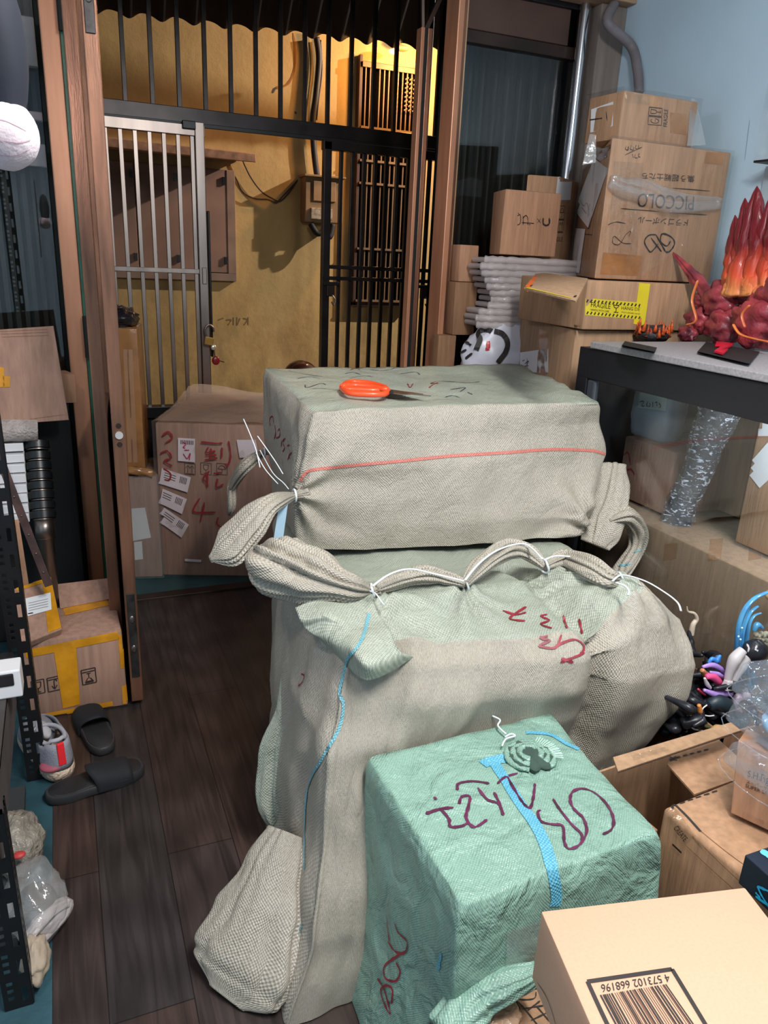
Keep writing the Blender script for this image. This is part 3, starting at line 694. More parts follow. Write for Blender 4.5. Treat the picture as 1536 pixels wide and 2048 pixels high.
stroke(bvh(wy), [[(436, 640), (447, 636)], [(452, 640), (462, 640), (456, 650)], [(467, 634), (467, 650)], [(474, 634), (474, 650), (480, 636)], [(486, 636), (494, 640), (488, 650)], [(496, 634), (496, 650)]], .012, mat('faded_wall_numbers', (124, 96, 58), .9), 'trim_22', None, kind='structure')
stroke(bvh(wy), [[(545, 186), (549, 178), (553, 176)], [(590, 223), (592, 228)]], .02, INKSOFT, 'trim_23', None, kind='structure')

# barred window
BARS = mat('ochre_window_bars', (128, 98, 66), .6, var=.12)
t = thing('barred_window', 'tall window with brown security bars in the yellow wall on the right', 'window', (2.45, 5.95, 1.18))
G().box(2.215, 2.71, 5.97, 5.999, 1.19, 2.93, .0).obj('dark_sheet', mat('unlit_interior_black', (10, 7, 6), .95, spec=0), t)  # matt black sheet stands in for the unlit room behind the bars
for x0, x1 in ((2.2, 2.225), (2.705, 2.73)): G().box(x0, x1, 5.93, 5.999, 1.17, 2.96, .003).obj('frame', mat('dark_brown_window_frame' + str(x0), (74, 48, 34), .6), t)
G().box(2.2, 2.73, 5.93, 5.999, 1.165, 1.195, .003).obj('frame', mat('dark_brown_window_sill', (74, 48, 34), .6), t)
for i in range(13):
    x = 2.25 + i * .0375; G().box(x - .0045, x + .0045, 5.925, 5.94, 1.2, 2.9, .0).obj('bar', BARS, t)
for z in (1.2, 1.6, 2.08, 2.24, 2.47, 2.88): G().box(2.22, 2.72, 5.915, 5.93, z, z + (.016 if z < 2.8 else .035), .0).obj('crossbar', BARS, t)
g = G()
for i in range(5):
    for k in range(8): g.tube([(2.56 + i * .034, 5.9, 2.83 - k * .03), (2.585 + i * .034, 5.9, 2.845 - k * .03)], .006, 6)
g.obj('ornament', BARS, t)
t = thing('wall_lamp', 'small glowing lamp under the awning beside the barred window', 'lamp', (2.56, 5.8, 3.0))
G().ball(P(788, 103, y=5.6), .035, sc=(1.1, .8, .5)).obj('bulb', mat('glowing_lamp_glass', (255, 214, 140), .3, emit=((255, 190, 90), 9)), t, True)
G().ball(P(800, 96, y=5.9), .045, sc=(1.6, .8, .5)).obj('base', METAL, t, True)
# something round and dark behind the big parcel
c = P(602, 748, y=4.38)
t = thing('helmet', 'dark brown helmet just showing behind the back edge of the top parcel', 'helmet', (c.x, 4.38, c.z - .1))
G().ball(c - Vector((0, 0, .02)), .108, 24, 14, sc=(1.0, 1.1, .95)).obj('shell', mat('dark_brown_gloss', (58, 30, 24), .25, var=.2, coat=.4), t, True)
G().tube([c + Vector((math.cos(a_) * .108, math.sin(a_) * .118, -.06)) for a_ in [k * math.pi / 12 for k in range(25)]], .006, 8).obj('rim', RUBBER, t, True)
G().box(c.x - .1, c.x + .1, 4.3, 4.47, 0, c.z - .125, .01).obj('carton', KRAFT_DARK, label='carton hidden behind the parcels under the dark helmet', cat='box')

# ------------------------------------------------------------------ woven sacks
def sack(levels, rows=60, per=180, smooth=8, top_bulge=.012, wr=.010, seed=0., knots=(), cap_rings=16, fn=None):
    """levels: (z, corner list) from the floor up; the corners of each level correspond. Returns G with metre UVs."""
    K = len(levels[0][1]); pe = per // K
    rings = []
    for z, pts in levels:
        r = []
        for i in range(K):
            a, b = Vector(pts[i] + (0,)) if len(pts[i]) == 2 else Vector(pts[i]), Vector(pts[(i + 1) % K] + (0,)) if len(pts[(i + 1) % K]) == 2 else Vector(pts[(i + 1) % K])
            for j in range(pe): r.append(a.lerp(b, j / pe))
        for _ in range(smooth):
            r = [(r[i - 1] + r[i] * 2 + r[(i + 1) % len(r)]) / 4 for i in range(len(r))]
        rings.append((z, r))
    n = len(rings[0][1])
    R = []
    z0, z1 = rings[0][0], rings[-1][0]
    for k in range(rows + 1):
        z = z0 + (z1 - z0) * k / rows
        for i in range(len(rings) - 1):
            if z <= rings[i + 1][0] + 1e-9: break
        a, b = rings[i], rings[i + 1]; t = (z - a[0]) / (b[0] - a[0]); t = t * t * (3 - 2 * t) * .4 + t * .6
        R.append([Vector((p.x, p.y, z)) for p in [a[1][q].lerp(b[1][q], t) for q in range(n)]])
    # round the shoulders over the last rows and close the top
    c = sum(R[-1], Vector()) / n
    for k in range(1, 6):
        ring = R[-k]; s = (6 - k) / 5; sh = .010 * s * s
        R[-k] = [p + (Vector((c.x, c.y, p.z)) - p).normalized() * sh for p in ring]
    last = R[-1]
    for k in range(1, cap_rings + 1):
        t = k / cap_rings; tt = 1 - t
        R.append([Vector((c.x + (p.x - c.x) * tt, c.y + (p.y - c.y) * tt, p.z + top_bulge * (1 - tt ** 3))) for p in last])
    g = G(); vs = [p for r in R for p in r]
    # normals by finite differences for displacement
    cen = Vector((c.x, c.y, (z0 + z1) / 2))
    per_len = sum((R[rows // 2][i] - R[rows // 2][i - 1]).length for i in range(n))
    out = []
    for k, r in enumerate(R):
        for i, p in enumerate(r):
            du = r[(i + 1) % n] - r[i - 1]; dv = R[min(k + 1, len(R) - 1)][i] - R[max(k - 1, 0)][i]
            nn = du.cross(dv)
            if nn.length < 1e-9: nn = Vector((0, 0, 1))
            nn.normalize()
            if k > rows: nn = Vector((0, 0, 1))
            u = i / n * per_len
            f1 = noise.noise(Vector((u * 9, p.z * 2.2, seed))) * (.8 if k <= rows else 0)
            f2 = noise.noise(Vector((p.x * 7, p.y * 7, p.z * 7 + seed)))
            f3 = abs(noise.noise(Vector((p.x * 13 + 4, p.y * 13, p.z * 9 + seed)))) * .6
            q = p + nn * wr * (f1 + f2 - f3)
            for kc, rad, cnt, amp in knots:
                dvec = p - kc; dd = dvec.length
                if dd < rad:
                    t = 1 - dd / rad
                    ax = nn.cross(Vector((0, 0, 1)) if abs(nn.z) < .8 else Vector((0, 1, 0))).normalized(); ay = nn.cross(ax)
                    th = math.atan2(dvec.dot(ay), dvec.dot(ax))
                    q += nn * (amp * math.sin(th * cnt + 3 * noise.noise(p * 6)) * min(1, dd / .05) * t + .35 * amp * 4 * t ** 3)
                    q += -dvec * .18 * t
            if fn: q = fn(q, p, nn)
            out.append(q)
    fs, uv = [], []
    for k in range(len(R) - 1):
        for i in range(n):
            i2 = (i + 1) % n
            fs.append((k * n + i, k * n + i2, (k + 1) * n + i2, (k + 1) * n + i))
            if k < rows:
                cu = per_len / n; z_a, z_b = R[k][i].z, R[k + 1][i].z
                uv.append(((i * cu, z_a), ((i + 1) * cu, z_a), ((i + 1) * cu, z_b), (i * cu, z_b)))
            else:
                uv.append(tuple((q.x, q.y) for q in (R[k][i], R[k][i2], R[k + 1][i2], R[k + 1][i])))
    g.add(out, fs, uv); g.rows, g.n = rows, n
    return g
def split(g, name, m_side, m_top, parent, side_name='sack_cloth'):
    """one cloth mesh, two materials: the side and top colours can carry the light"""
    o = g.obj(side_name, m_side, parent, smooth=True)
    o.data.materials.append(m_top)
    for i, p in enumerate(o.data.polygons):
        if i >= g.rows * g.n: p.material_index = 1
    return o

def ear(pts, radii, flats, pleats=7, amp=.22, up=(0, 0, 1), seed=0., seg=72, n=6, g=None):
    """gathered cloth: a pleated tube that pinches and flares"""
    sp = spline([Vector(p) for p in pts], n); m = len(sp)
    def itp(a, t):
        x = t * (len(a) - 1); i = min(int(x), len(a) - 2); u = x - i; u = u * u * (3 - 2 * u); return a[i] * (1 - u) + a[i + 1] * u
    rr = [itp(radii, i / (m - 1)) for i in range(m)]; ff = [itp(flats, i / (m - 1)) for i in range(m)]
    def prof(a, t):
        s = noise.noise(Vector((math.cos(a) * 1.2, math.sin(a) * 1.2, seed + t * 1.1)))
        f = abs(math.sin(a * pleats / 2 + s * 3 + seed)) ** .7
        w_ = noise.noise(Vector((math.cos(a) * 3, math.sin(a) * 3, seed + t * 6)))
        return 1 - amp * (1 - f) * 1.5 + .16 * s + .1 * w_
    g = g or G()
    return g.tube(sp, rr, seg, True, ff, up, prof, usc=max(rr) * 4.4)

# --- top parcel
Z2, Z1 = .725, 1.14
FL, FR, BR_, BL_ = (.585, 1.945), (1.46, 1.84), (1.56, 2.50), (.64, 2.50)
tFL, tFR, tBR, tBL = P(622, 822, z=Z1), P(1208, 806, z=Z1), P(1045, 727, y=2.5), P(522, 738, y=2.5)
k1 = P(583, 985, y=1.965); k1b = P(528, 905, x=.63)
top = thing('woven_parcel', 'big square grey woven parcel with orange scissors lying on its top, uppermost of the bundle', 'parcel', (1.1, 2.3, Z2))
lv = [(Z2, [FL, (1.02, 1.885), FR, (1.56, 2.2), BR_, BL_]),
      (.80, [FL, (1.02, 1.88), (1.50, 1.83), (1.60, 2.2), BR_, BL_]),
      (.97, [(.60, 1.94), (1.07, 1.89), (1.63, 1.93), (1.66, 2.2), (1.62, 2.50), (.61, 2.50)]),
      (1.07, [(.60, 1.95), (1.08, 1.92), (1.60, 1.95), (1.65, 2.2), (1.64, 2.50), (.605, 2.50)]),
      (Z1, [(tFL.x, tFL.y), (1.08, 1.945), (tFR.x, tFR.y), (1.612, 2.2), (tBR.x, tBR.y), (tBL.x, tBL.y)])]
g = sack(lv, rows=70, per=330, smooth=7, wr=.009, top_bulge=-.002, seed=3.1, knots=[(k1, .30, 9, .014), (k1b, .13, 7, .01), (P(1165, 1050, y=1.87), .28, 7, .018)], fn=lambda q, p, nn: q + Vector((0, 0, (tBR.z - Z1) / .58 * max(0, p.y - 1.93) * max(0, (p.z - Z2) / (Z1 - Z2)))))
cloth = split(g, 'x', SACK_FRONT, SACK_TOP, top)
T1 = bvh(cloth)
stroke(T1, [[(600, 962), (612, 945), (640, 938), (700, 931), (800, 922), (900, 912), (1000, 906), (1100, 899), (1180, 901), (1210, 908), (1242, 918)]], .009, WSTRIPE_RED, 'red_stripe', top, off=.002, taper=False)
stroke(T1, [[(1082, 1112), (1110, 1107), (1140, 1099), (1170, 1086), (1185, 1078)]], .009, WSTRIPE_RED, 'red_stripe', top, off=.002, taper=False)
stroke(T1, [[(577, 742), (600, 747), (630, 752), (646, 754)], [(594, 758), (620, 754), (640, 758)], [(610, 770), (614, 776), (640, 768), (652, 770)], [(700, 741), (712, 737), (720, 740)], [(690, 748), (705, 745), (722, 750)], [(740, 740), (765, 742), (790, 737)],
            [(700, 757), (730, 752), (745, 755)], [(860, 768), (880, 763), (930, 766), (960, 764)], [(770, 796), (790, 799), (760, 792)], [(890, 795), (905, 792), (920, 796)], [(900, 780), (930, 776), (920, 784)], [(935, 785), (945, 790)], [(620, 778), (650, 778), (690, 783)], [(800, 748), (830, 745), (840, 750)]],
       .004, NAVY_INK, 'handwriting', top)
stroke(T1, [[(815, 768), (820, 776), (826, 768)], [(858, 776), (866, 770), (876, 766)], [(860, 768), (880, 768)]], .005, RED_INK, 'handwriting', top)
stroke(T1, [[(541, 852), (540, 838), (546, 833), (548, 846)], [(550, 850), (552, 866), (549, 878)], [(556, 862), (560, 858), (560, 872), (553, 876)], [(564, 880), (563, 894)], [(571, 876), (566, 884), (570, 895), (566, 903)], [(575, 892), (579, 890)], [(580, 908), (576, 920)], [(584, 905), (578, 912), (581, 917)]], .006, RED_INK, 'handwriting', top)
E_ = []
g = ear([k1 + Vector((.035, -.01, .0)), k1 + Vector((0, -.03, 0)), P(540, 1008, y=1.84), P(500, 1050, y=1.82), P(462, 1092, y=1.82), P(420, 1118, y=1.83)], [.03, .012, .040, .060, .068, .012], [1, 1, .6, .45, .4, .5], 11, .3, seed=1.3)
g.obj('gathered_ear', SACK_FRONT, top, True)
g = ear([k1b + Vector((.03, 0, 0)), k1b, P(494, 930, x=.56), P(466, 970, x=.53), P(464, 1010, x=.52), P(458, 1024, x=.52)], [.02, .012, .036, .038, .03, .016], [1, 1, .6, .5, .5, .5], 8, .3, seed=4.3)
g.obj('gathered_ear', SACK_FRONT, top, True)
# lower right corner: loose cloth and a twisted tail
g = ear([P(1225, 930, y=1.93), P(1222, 990, y=1.88), P(1205, 1050, y=1.85), P(1190, 1090, y=1.83)], [.045, .062, .075, .05], [.7, .45, .35, .25], 5, .22, seed=7.7)
g.obj('loose_fold', SACK_FRONT, top, True)
g = ear([P(1215, 1040, y=1.84), P(1250, 1028, y=1.83), P(1276, 1060, y=1.83), P(1272, 1100, y=1.82), P(1245, 1140, y=1.80), P(1235, 1160, y=1.78)], [.02, .045, .04, .032, .042, .03], [.6, .7, .8, .8, .6, .5], 8, .3, seed=9.2)
tail = g.obj('gathered_ear', SACK_FRONT, top, True)
stroke(bvh(tail), [[(1236, 1132), (1250, 1130), (1262, 1128)], [(1268, 1105), (1280, 1100)]], .009, WSTRIPE_BLUE, 'blue_stripe', top, off=.002)
for pts in ([(487, 838), (500, 868), (512, 900), (520, 935)], [(515, 872), (535, 900), (552, 925), (566, 948)], [(520, 900), (545, 945), (566, 965), (577, 978)], [(512, 905), (530, 938), (556, 968)]):
    G().tube(spline([P(a, b, y=2.02 - .03 * i) for i, (a, b) in enumerate(pts)], 6), .0014, 8).obj('nylon_tie', TIE, top, True)
for r_, c_ in ((.017, k1 + Vector((0, -.03, 0))), (.016, k1b)):
    G().tube([c_ + Vector((0, r_ * math.cos(a_), r_ * math.sin(a_))) for a_ in [k * math.pi / 10 for k in range(21)]], .0035, 8).obj('nylon_tie', TIE, top, True)
c = P(565, 1035, y=1.87)
G().slab(P(558, 1010, y=1.86), P(576, 1006, y=1.86), P(566, 1078, y=1.86), P(547, 1080, y=1.86), .001).obj('plastic_tag', mat('pale_blue_tag', (176, 206, 226), .3), top, label='pale blue plastic tag')

# --- scissors on the parcel
sc_ = thing('scissors', 'orange handled scissors lying on the top of the big grey parcel', 'scissors', P(770, 780, z=Z1 + .004))
zs = Z1 + .028
def zpt(a, b, dz=0): return P(a, b, z=zs + dz)
ORANGE = mat('bright_orange_plastic', (250, 84, 40), .35, var=.03, coat=.2)
for loop, dz in (([(684, 773), (700, 764), (735, 766), (765, 773), (772, 779), (745, 774), (710, 771)], .006), ([(684, 777), (700, 786), (740, 789), (768, 788), (775, 781), (745, 781), (705, 779)], 0)):
    pts = [zpt(a, b, dz) for a, b in loop]
    G().tube(spline(pts + pts[:1], 6), .0085, 12).obj('handle', ORANGE, sc_, True)
for q, dz in (([(768, 779), (775, 785), (862, 793), (800, 783)], -.006), ([(765, 785), (778, 780), (846, 789), (805, 790)], -.002)):
    G().plate([zpt(a, b, dz) for a, b in q], (0, 0, 1), .0025).obj('blade', STEEL, sc_)
G().tube([zpt(783, 784, -.006), zpt(783, 784, .004)], .006, 14).obj('rivet', BLACK, sc_)

# --- lower parcel
k2 = [P(742, 1182, z=.775), P(930, 1168, z=.77), P(1090, 1133, z=.775), P(1238, 1158, z=.765)]
low = thing('woven_parcel', 'large grey woven parcel on the floor, its top gathered into a knotted ridge', 'parcel', (.95, 1.8, 0))
def slump(q, p, nn):
    # groove that parts the right-hand lobe from the front
    for (gx, w_, a_) in ((1.135, .035, .05),):
        if p.y < 1.72: q = q - nn * a_ * math.exp(-((p.x - gx - (1.4 - p.y) * .1) / w_) ** 2) * (1 if p.z > .25 else .4)
    return q
lv = [(.004, [(.30, 1.10), (.49, 1.13), (.62, 1.38), (1.1, 1.36), (1.30, 1.40), (1.42, 2.4), (.66, 2.4), (.43, 1.78)]),
      (.16, [(.37, 1.14), (.52, 1.15), (.66, 1.36), (1.1, 1.32), (1.32, 1.34), (1.44, 2.4), (.64, 2.4), (.44, 1.78)]),
      (.38, [(.44, 1.26), (.56, 1.24), (.75, 1.33), (1.08, 1.30), (1.38, 1.27), (1.47, 2.4), (.62, 2.4), (.455, 1.79)]),
      (.50, [(.46, 1.30), (.60, 1.28), (.82, 1.31), (1.09, 1.27), (1.44, 1.235), (1.5, 2.4), (.62, 2.4), (.462, 1.80)]),
      (.58, [(.49, 1.34), (.63, 1.31), (.84, 1.29), (1.10, 1.245), (1.47, 1.25), (1.52, 2.4), (.62, 2.4), (.47, 1.80)]),
      (.66, [(.52, 1.385), (.66, 1.35), (.85, 1.315), (1.12, 1.255), (1.46, 1.33), (1.52, 2.4), (.62, 2.4), (.475, 1.80)]),
      (.705, [(.55, 1.42), (.68, 1.385), (.86, 1.35), (1.13, 1.30), (1.38, 1.38), (1.5, 2.4), (.64, 2.4), (.49, 1.80)])]
def lowfn(q, p, nn):
    q = slump(q, p, nn)
    if p.z > .6:     # the top swells towards the tied ridge and the lobe on the right
        q.z += .045 * math.exp(-((p.y - 1.58) / .12) ** 2) * (1 if p.x < 1.3 else .4) * (1 if p.z > .69 else .5)
        q.z += .05 * math.exp(-(((p.x - 1.30) / .14) ** 2 + ((p.y - 1.42) / .13) ** 2))
    return q
g = sack(lv, rows=80, per=420, smooth=10, wr=.013, seed=8.4, top_bulge=.0, knots=[(k2[0] - Vector((0, 0, .03)), .26, 9, .016), (k2[1] - Vector((0, 0, .03)), .2, 8, .012), (k2[2] - Vector((0, 0, .03)), .2, 8, .012), (k2[3] - Vector((0, 0, .03)), .22, 9, .014)], fn=lowfn)
cl2 = split(g, 'x', SACK_FRONT, SACK_TOP, low)
# standing corner of cloth flopping onto the floor at the left
fl = G(); vs = []
fa, fb = [P(575, 1640, z=.22), P(545, 1700, z=.20), P(505, 1790, z=.14), P(465, 1890, z=.07), P(425, 1975, z=.012), P(415, 1998, z=.004)], \
         [P(660, 1640, z=.3), P(640, 1720, z=.25), P(610, 1820, z=.16), P(585, 1900, z=.09), P(560, 1970, z=.03), P(545, 2012, z=.0)]
lobe = ear([P(575, 1665, z=.25), P(545, 1745, z=.19), P(520, 1830, z=.13), P(490, 1915, z=.07), P(472, 1960, z=.035), P(452, 1996, z=.012)], [.05, .085, .115, .135, .125, .05], [.6, .45, .36, .28, .2, .12], 5, .10, seed=2.2, n=8)
lobe.obj('floor_flap', SACK_FRONT, low, True)
g = ear([P(600, 1230, z=.62), P(590, 1400, z=.42), P(580, 1500, z=.28), P(585, 1600, z=.14), P(605, 1665, z=.06)], [.03, .05, .085, .10, .06], [.5, .45, .4, .4, .4], 5, .16, seed=5.2, up=(0, 1, 0))
g.obj('side_fold', SACK_TOP, low, True)
# folded-over collar at the top left
g = G(); cs = [[(590, 1225), (640, 1205), (700, 1190), (745, 1190)], [(600, 1250), (650, 1240), (705, 1235), (752, 1225)], [(608, 1262), (668, 1262), (722, 1285), (775, 1265)], [(640, 1290), (690, 1308), (735, 1340), (800, 1310)], [(668, 1315), (715, 1360), (752, 1364), (830, 1322)]]
zz = [.765, .75, .735, .715, .67]
rowsP = [spline([P(a, b, z=zz[i] - (.0 if j else .02)) for j, (a, b) in enumerate(r)], 8) for i, r in enumerate(cs)]
m_ = len(rowsP[0]); grid = []
for jx in range(m_): grid.append(spline([r[jx] for r in rowsP], 8))
kk = len(grid[0]); vs = [grid[i][k] + Vector((0, 0, .012 + .008 * noise.noise(grid[i][k] * 14))) for i in range(m_) for k in range(kk)]
fs = [(i * kk + k, i * kk + k + 1, (i + 1) * kk + k + 1, (i + 1) * kk + k) for i in range(m_ - 1) for k in range(kk - 1)]
g.add(vs, fs, [tuple((vs[q].x, vs[q].y) for q in f) for f in fs])
collar = g.obj('folded_collar', SACK_TOP, low, True); sd = collar.modifiers.new('s', 'SOLIDIFY'); sd.thickness = .008; sd.offset = -1
# puffed left ear and the ridge that runs knot to knot
puff = ear([k2[0] + Vector((.02, 0, 0)), k2[0], P(690, 1172, z=.80), P(620, 1150, z=.81), P(560, 1130, z=.82), P(528, 1108, z=.83)], [.02, .013, .048, .092, .108, .05], [1, .9, .8, .8, .75, .6], 11, .32, seed=6.1, n=8)
puff.obj('gathered_ear', SACK_FRONT, low, True)
arcs = [((742, 1182), (800, 1160), (850, 1148), (890, 1155), (930, 1168), .030, .777, .78), ((930, 1168), (965, 1128), (1010, 1100), (1055, 1105), (1090, 1133), .036, .775, .80), ((1090, 1133), (1130, 1118), (1180, 1135), (1215, 1155), (1238, 1158), .040, .775, .78)]
for i, (a_, b_, c_, d_, e_, r_, z0, z1) in enumerate(arcs):
    g = ear([P(*a_, z=z0), P(*b_, z=z1), P(*c_, z=z1 + .01), P(*d_, z=z1), P(*e_, z=z0)], [.013, r_ * .8, r_, r_ * .8, .013], [.9, .8, .8, .8, .9], 9, .34, seed=11.3 + i * 3, n=8)
    g.obj('tied_ridge', SACK_FRONT, low, True)
for i, kp in enumerate(k2):
    G().tube([kp + Vector((.003 * math.sin(a_ * 2), .017 * math.cos(a_), .017 * math.sin(a_))) for a_ in [k * math.pi / 10 for k in range(21)]], .0032, 8).obj('nylon_tie', TIE, low, True)
TIES = ([(740, 1182), (752, 1188), (762, 1202), (768, 1210)], [(745, 1172), (780, 1148), (820, 1138), (870, 1148), (928, 1162)], [(930, 1160), (960, 1125), (1000, 1098), (1050, 1088), (1085, 1118)], [(1088, 1120), (1110, 1112), (1140, 1113)], [(1225, 1162), (1245, 1150), (1290, 1162), (1330, 1185), (1355, 1205), (1362, 1222)], [(1232, 1165), (1250, 1172), (1258, 1182), (1256, 1190)])
for i, pts in enumerate(TIES):
    G().tube(spline([P(a, b, z=.83 if i in (1, 2, 3) else .80 if i == 5 else .80 - .01 * j) for j, (a, b) in enumerate(pts)], 6), .0032, 8, flat=.6).obj('nylon_tie', TIE, low, True)
T2 = bvh(cl2, collar)
stroke(T2, [[(738, 1228), (728, 1270), (712, 1300), (696, 1318), (688, 1350), (680, 1385), (686, 1410), (676, 1460), (650, 1510), (622, 1560), (612, 1620), (610, 1740)], [(606, 1848), (592, 1890), (575, 1932)]], .008, WSTRIPE_BLUE, 'blue_stripe', low, off=.003, taper=False)
stroke(T2, [[(1005, 1222), (1030, 1230), (1052, 1226)], [(1052, 1215), (1025, 1232), (1022, 1240), (1050, 1243)], [(1094, 1230), (1082, 1234), (1098, 1242), (1082, 1250), (1104, 1258)], [(1127, 1232), (1133, 1258)], [(1159, 1238), (1165, 1268)],
            [(1096, 1272), (1080, 1276), (1100, 1282), (1078, 1292), (1110, 1296), (1122, 1270)], [(1110, 1294), (1130, 1284), (1150, 1280), (1165, 1290), (1166, 1300), (1160, 1308)], [(1120, 1324), (1140, 1318), (1168, 1306)], [(1122, 1318), (1146, 1324)]], .008, RED_INK, 'handwriting', low, off=.003)
stroke(T2, [[(604, 1348), (610, 1352), (606, 1365), (598, 1372)]], .006, RED_INK, 'handwriting', low, off=.003)

# ------------------------------------------------------------------ cartons
def crate(name, label, quad, z0, z1, m, bev=.006, wob=.004, group=None, cat='box', zt=None):
    """taped carton on four xy corners"""
    c = sum((Vector((p[0], p[1])) for p in quad), Vector((0, 0))) / 4
    t = thing(name, label, cat, (c.x, c.y, z0), group)
    jig = [Vector((random.uniform(-wob, wob), random.uniform(-wob, wob), 0)) for _ in range(4)]
    b = G().hexa([Vector((p[0], p[1], z0)) for p in quad], [Vector((p[0], p[1], z1)) + jig[i] for i, p in enumerate(quad)], bev).obj('carton_body', m, t, 40)
    return t, b, bvh(b)
def wrap(t, quad, z0, z1, m=None, grow=.008, n=14, amp=.006, name='clear_film'):
    """loose film around a box: a slightly larger, crumpled shell"""
    c = sum((Vector((p[0], p[1])) for p in quad), Vector((0, 0))) / 4; g = G()
    q = [c + (Vector((p[0], p[1])) - c) * (1 + grow / (Vector((p[0], p[1])) - c).length * 1.4) for p in quad]
    def sheet(f):
        vs = []
        for j in range(n + 1):
            for i in range(n + 1):
                p = f(i / n, j / n); e = min(i, n - i, j, n - j) / n
                d = noise.noise_vector(p * 11 + Vector((z0, 3, 1))) * amp * min(1, e * 8 + .15)
                vs.append(p + d)
        g.add(vs, [(j * (n + 1) + i, j * (n + 1) + i + 1, (j + 1) * (n + 1) + i + 1, (j + 1) * (n + 1) + i) for j in range(n) for i in range(n)])
    for k in range(4):
        a, b = q[k], q[(k + 1) % 4]
        sheet(lambda u, v, a=a, b=b: Vector((a.x + (b.x - a.x) * u, a.y + (b.y - a.y) * u, z0 + (z1 + grow - z0) * v)))
    sheet(lambda u, v: Vector((*(q[0] * (1 - u) * (1 - v) + q[1] * u * (1 - v) + q[2] * u * v + q[3] * (1 - u) * v), z1 + grow)))
    return g.obj(name, m or FILM, t, True)
xy = lambda v: (v.x, v.y)
def quad_from(fl, fr, depth):
    """front-left, front-right xy then the two rear corners, depth backwards"""
    a, b = Vector(fl), Vector(fr); d = (b - a).normalized(); n = Vector((-d.y, d.x)) * depth
    return [tuple(a), tuple(b), tuple(b + n), tuple(a + n)]

# ---- column of cartons by the blue wall, far end of the glass cabinet
qA = [xy(P(1150, 660, z=1.325)), (2.42, 2.34), (2.42, 2.86), xy(P(1042, 634, z=1.325))]
tA, bA, TA = crate('taped_carton', 'tall tan carton with white labels, lowest of the column between cabinet and pane', qA, 0, 1.325, KRAFT_GREY)
patch(TA, [(1080, 643), (1098, 647), (1092, 770), (1073, 760)], TAPE_BROWN, 'tape', tA)
lb = patch(TA, [(1041, 705), (1097, 697), (1097, 745), (1040, 745)], PAPER, 'label', tA)
stroke(TA, [[(1050, 728), (1058, 722), (1054, 730)], [(1048, 733), (1058, 731)], [(1055, 716), (1055, 738)], [(1046, 722), (1050, 720)], [(1049, 740), (1060, 740)]], .005, INK, 'handwriting', tA, off=.002)
qB = quad_from(xy(P(1170, 606, y=2.335)), (2.40, 2.32), .46)
tB, bB, TB = crate('open_carton', 'flattish open carton bound with yellow warning tape, under the big printed carton', qB, 1.33, 1.505, KRAFT)
G().box(1.79, 1.80, 2.38, 2.72, 1.35, 1.49).obj('contents', mat('dark_green_printed_contents', (58, 66, 30), .5, var=.5, vscale=12, col2=(40, 44, 86)), tB)
u0, u1, u2, u3 = P(1176, 560, z=1.508), P(1074, 546, z=1.512), P(1048, 580, z=1.475), P(1152, 606, z=1.46)
fl_ = G().slab(u0, u1, u2, u3, .006, .001).obj('upper_flap', KRAFT_GREY, tB)
v0, v1, v2, v3 = P(1162, 652, z=1.345), P(1060, 618, z=1.35), P(1026, 606, z=1.36), P(1112, 650, z=1.315)
fl2 = G().slab(v0, v1, v2, v3, .006, .001).obj('lower_flap', KRAFT_DARK, tB)
TF = bvh(fl_)
patch(TF, [(1058, 570), (1166, 594), (1160, 602), (1052, 577)], TAPE_HAZARD, 'warning_tape', tB, off=.002)
patch(TF, [(1112, 551), (1122, 552), (1110, 586), (1099, 584)], TAPE_HAZARD, 'warning_tape', tB, off=.002)
patch(TF, [(1060, 552), (1078, 550), (1058, 582), (1046, 580)], mat('orange_label', (244, 110, 40), .45), 'orange_label', tB, off=.003)
stroke(TF, [[(1064 + 8 * i, 572 + 1.9 * i), (1061 + 8 * i, 575 + 1.9 * i)] for i in range(12)], .007, INK, 'hazard_mark', tB, off=.0035, taper=False)
patch(TB, [(1171, 596), (1292, 606), (1290, 640), (1170, 630)], TAPE_HAZARD, 'warning_tape', tB)
stroke(TB, [[(1176 + 7.4 * i, 599 + .65 * i), (1173 + 7.4 * i, 604 + .65 * i)] for i in range(15)] + [[(1176 + 7.4 * i, 623 + .7 * i), (1173 + 7.4 * i, 628 + .7 * i)] for i in range(15)], .006, INK, 'hazard_mark', tB, taper=False, off=.002)
text(TB, [(1182, 604), (1221, 608), (1220, 618), (1181, 614)], 'FRAGILE', INK, 'printed_word', tB, off=.002)
text(TB, [(1181, 617), (1218, 621), (1217, 625), (1181, 621)], 'HANDLE WITH CARE', INK, 'printed_word', tB, off=.002)
text(TB, [(1243, 609), (1280, 612), (1279, 622), (1242, 619)], 'HÀNG DỄ', INK, 'printed_word', tB, off=.002)
text(TB, [(1242, 622), (1280, 626), (1279, 630), (1242, 626)], 'VUI LÒNG NHẸ', INK, 'printed_word', tB, off=.002)
stroke(TB, [[(1226, 607), (1228, 614), (1232, 616), (1236, 614), (1238, 608)], [(1232, 616), (1231, 624)], [(1227, 624), (1236, 625)], [(1227, 610), (1237, 611)]], .004, INK, 'glass_symbol', tB, off=.002)
patch(TB, [(1278, 566), (1300, 568), (1286, 668), (1264, 664)], TAPE_HAZARD, 'warning_tape', tB, off=.0016)

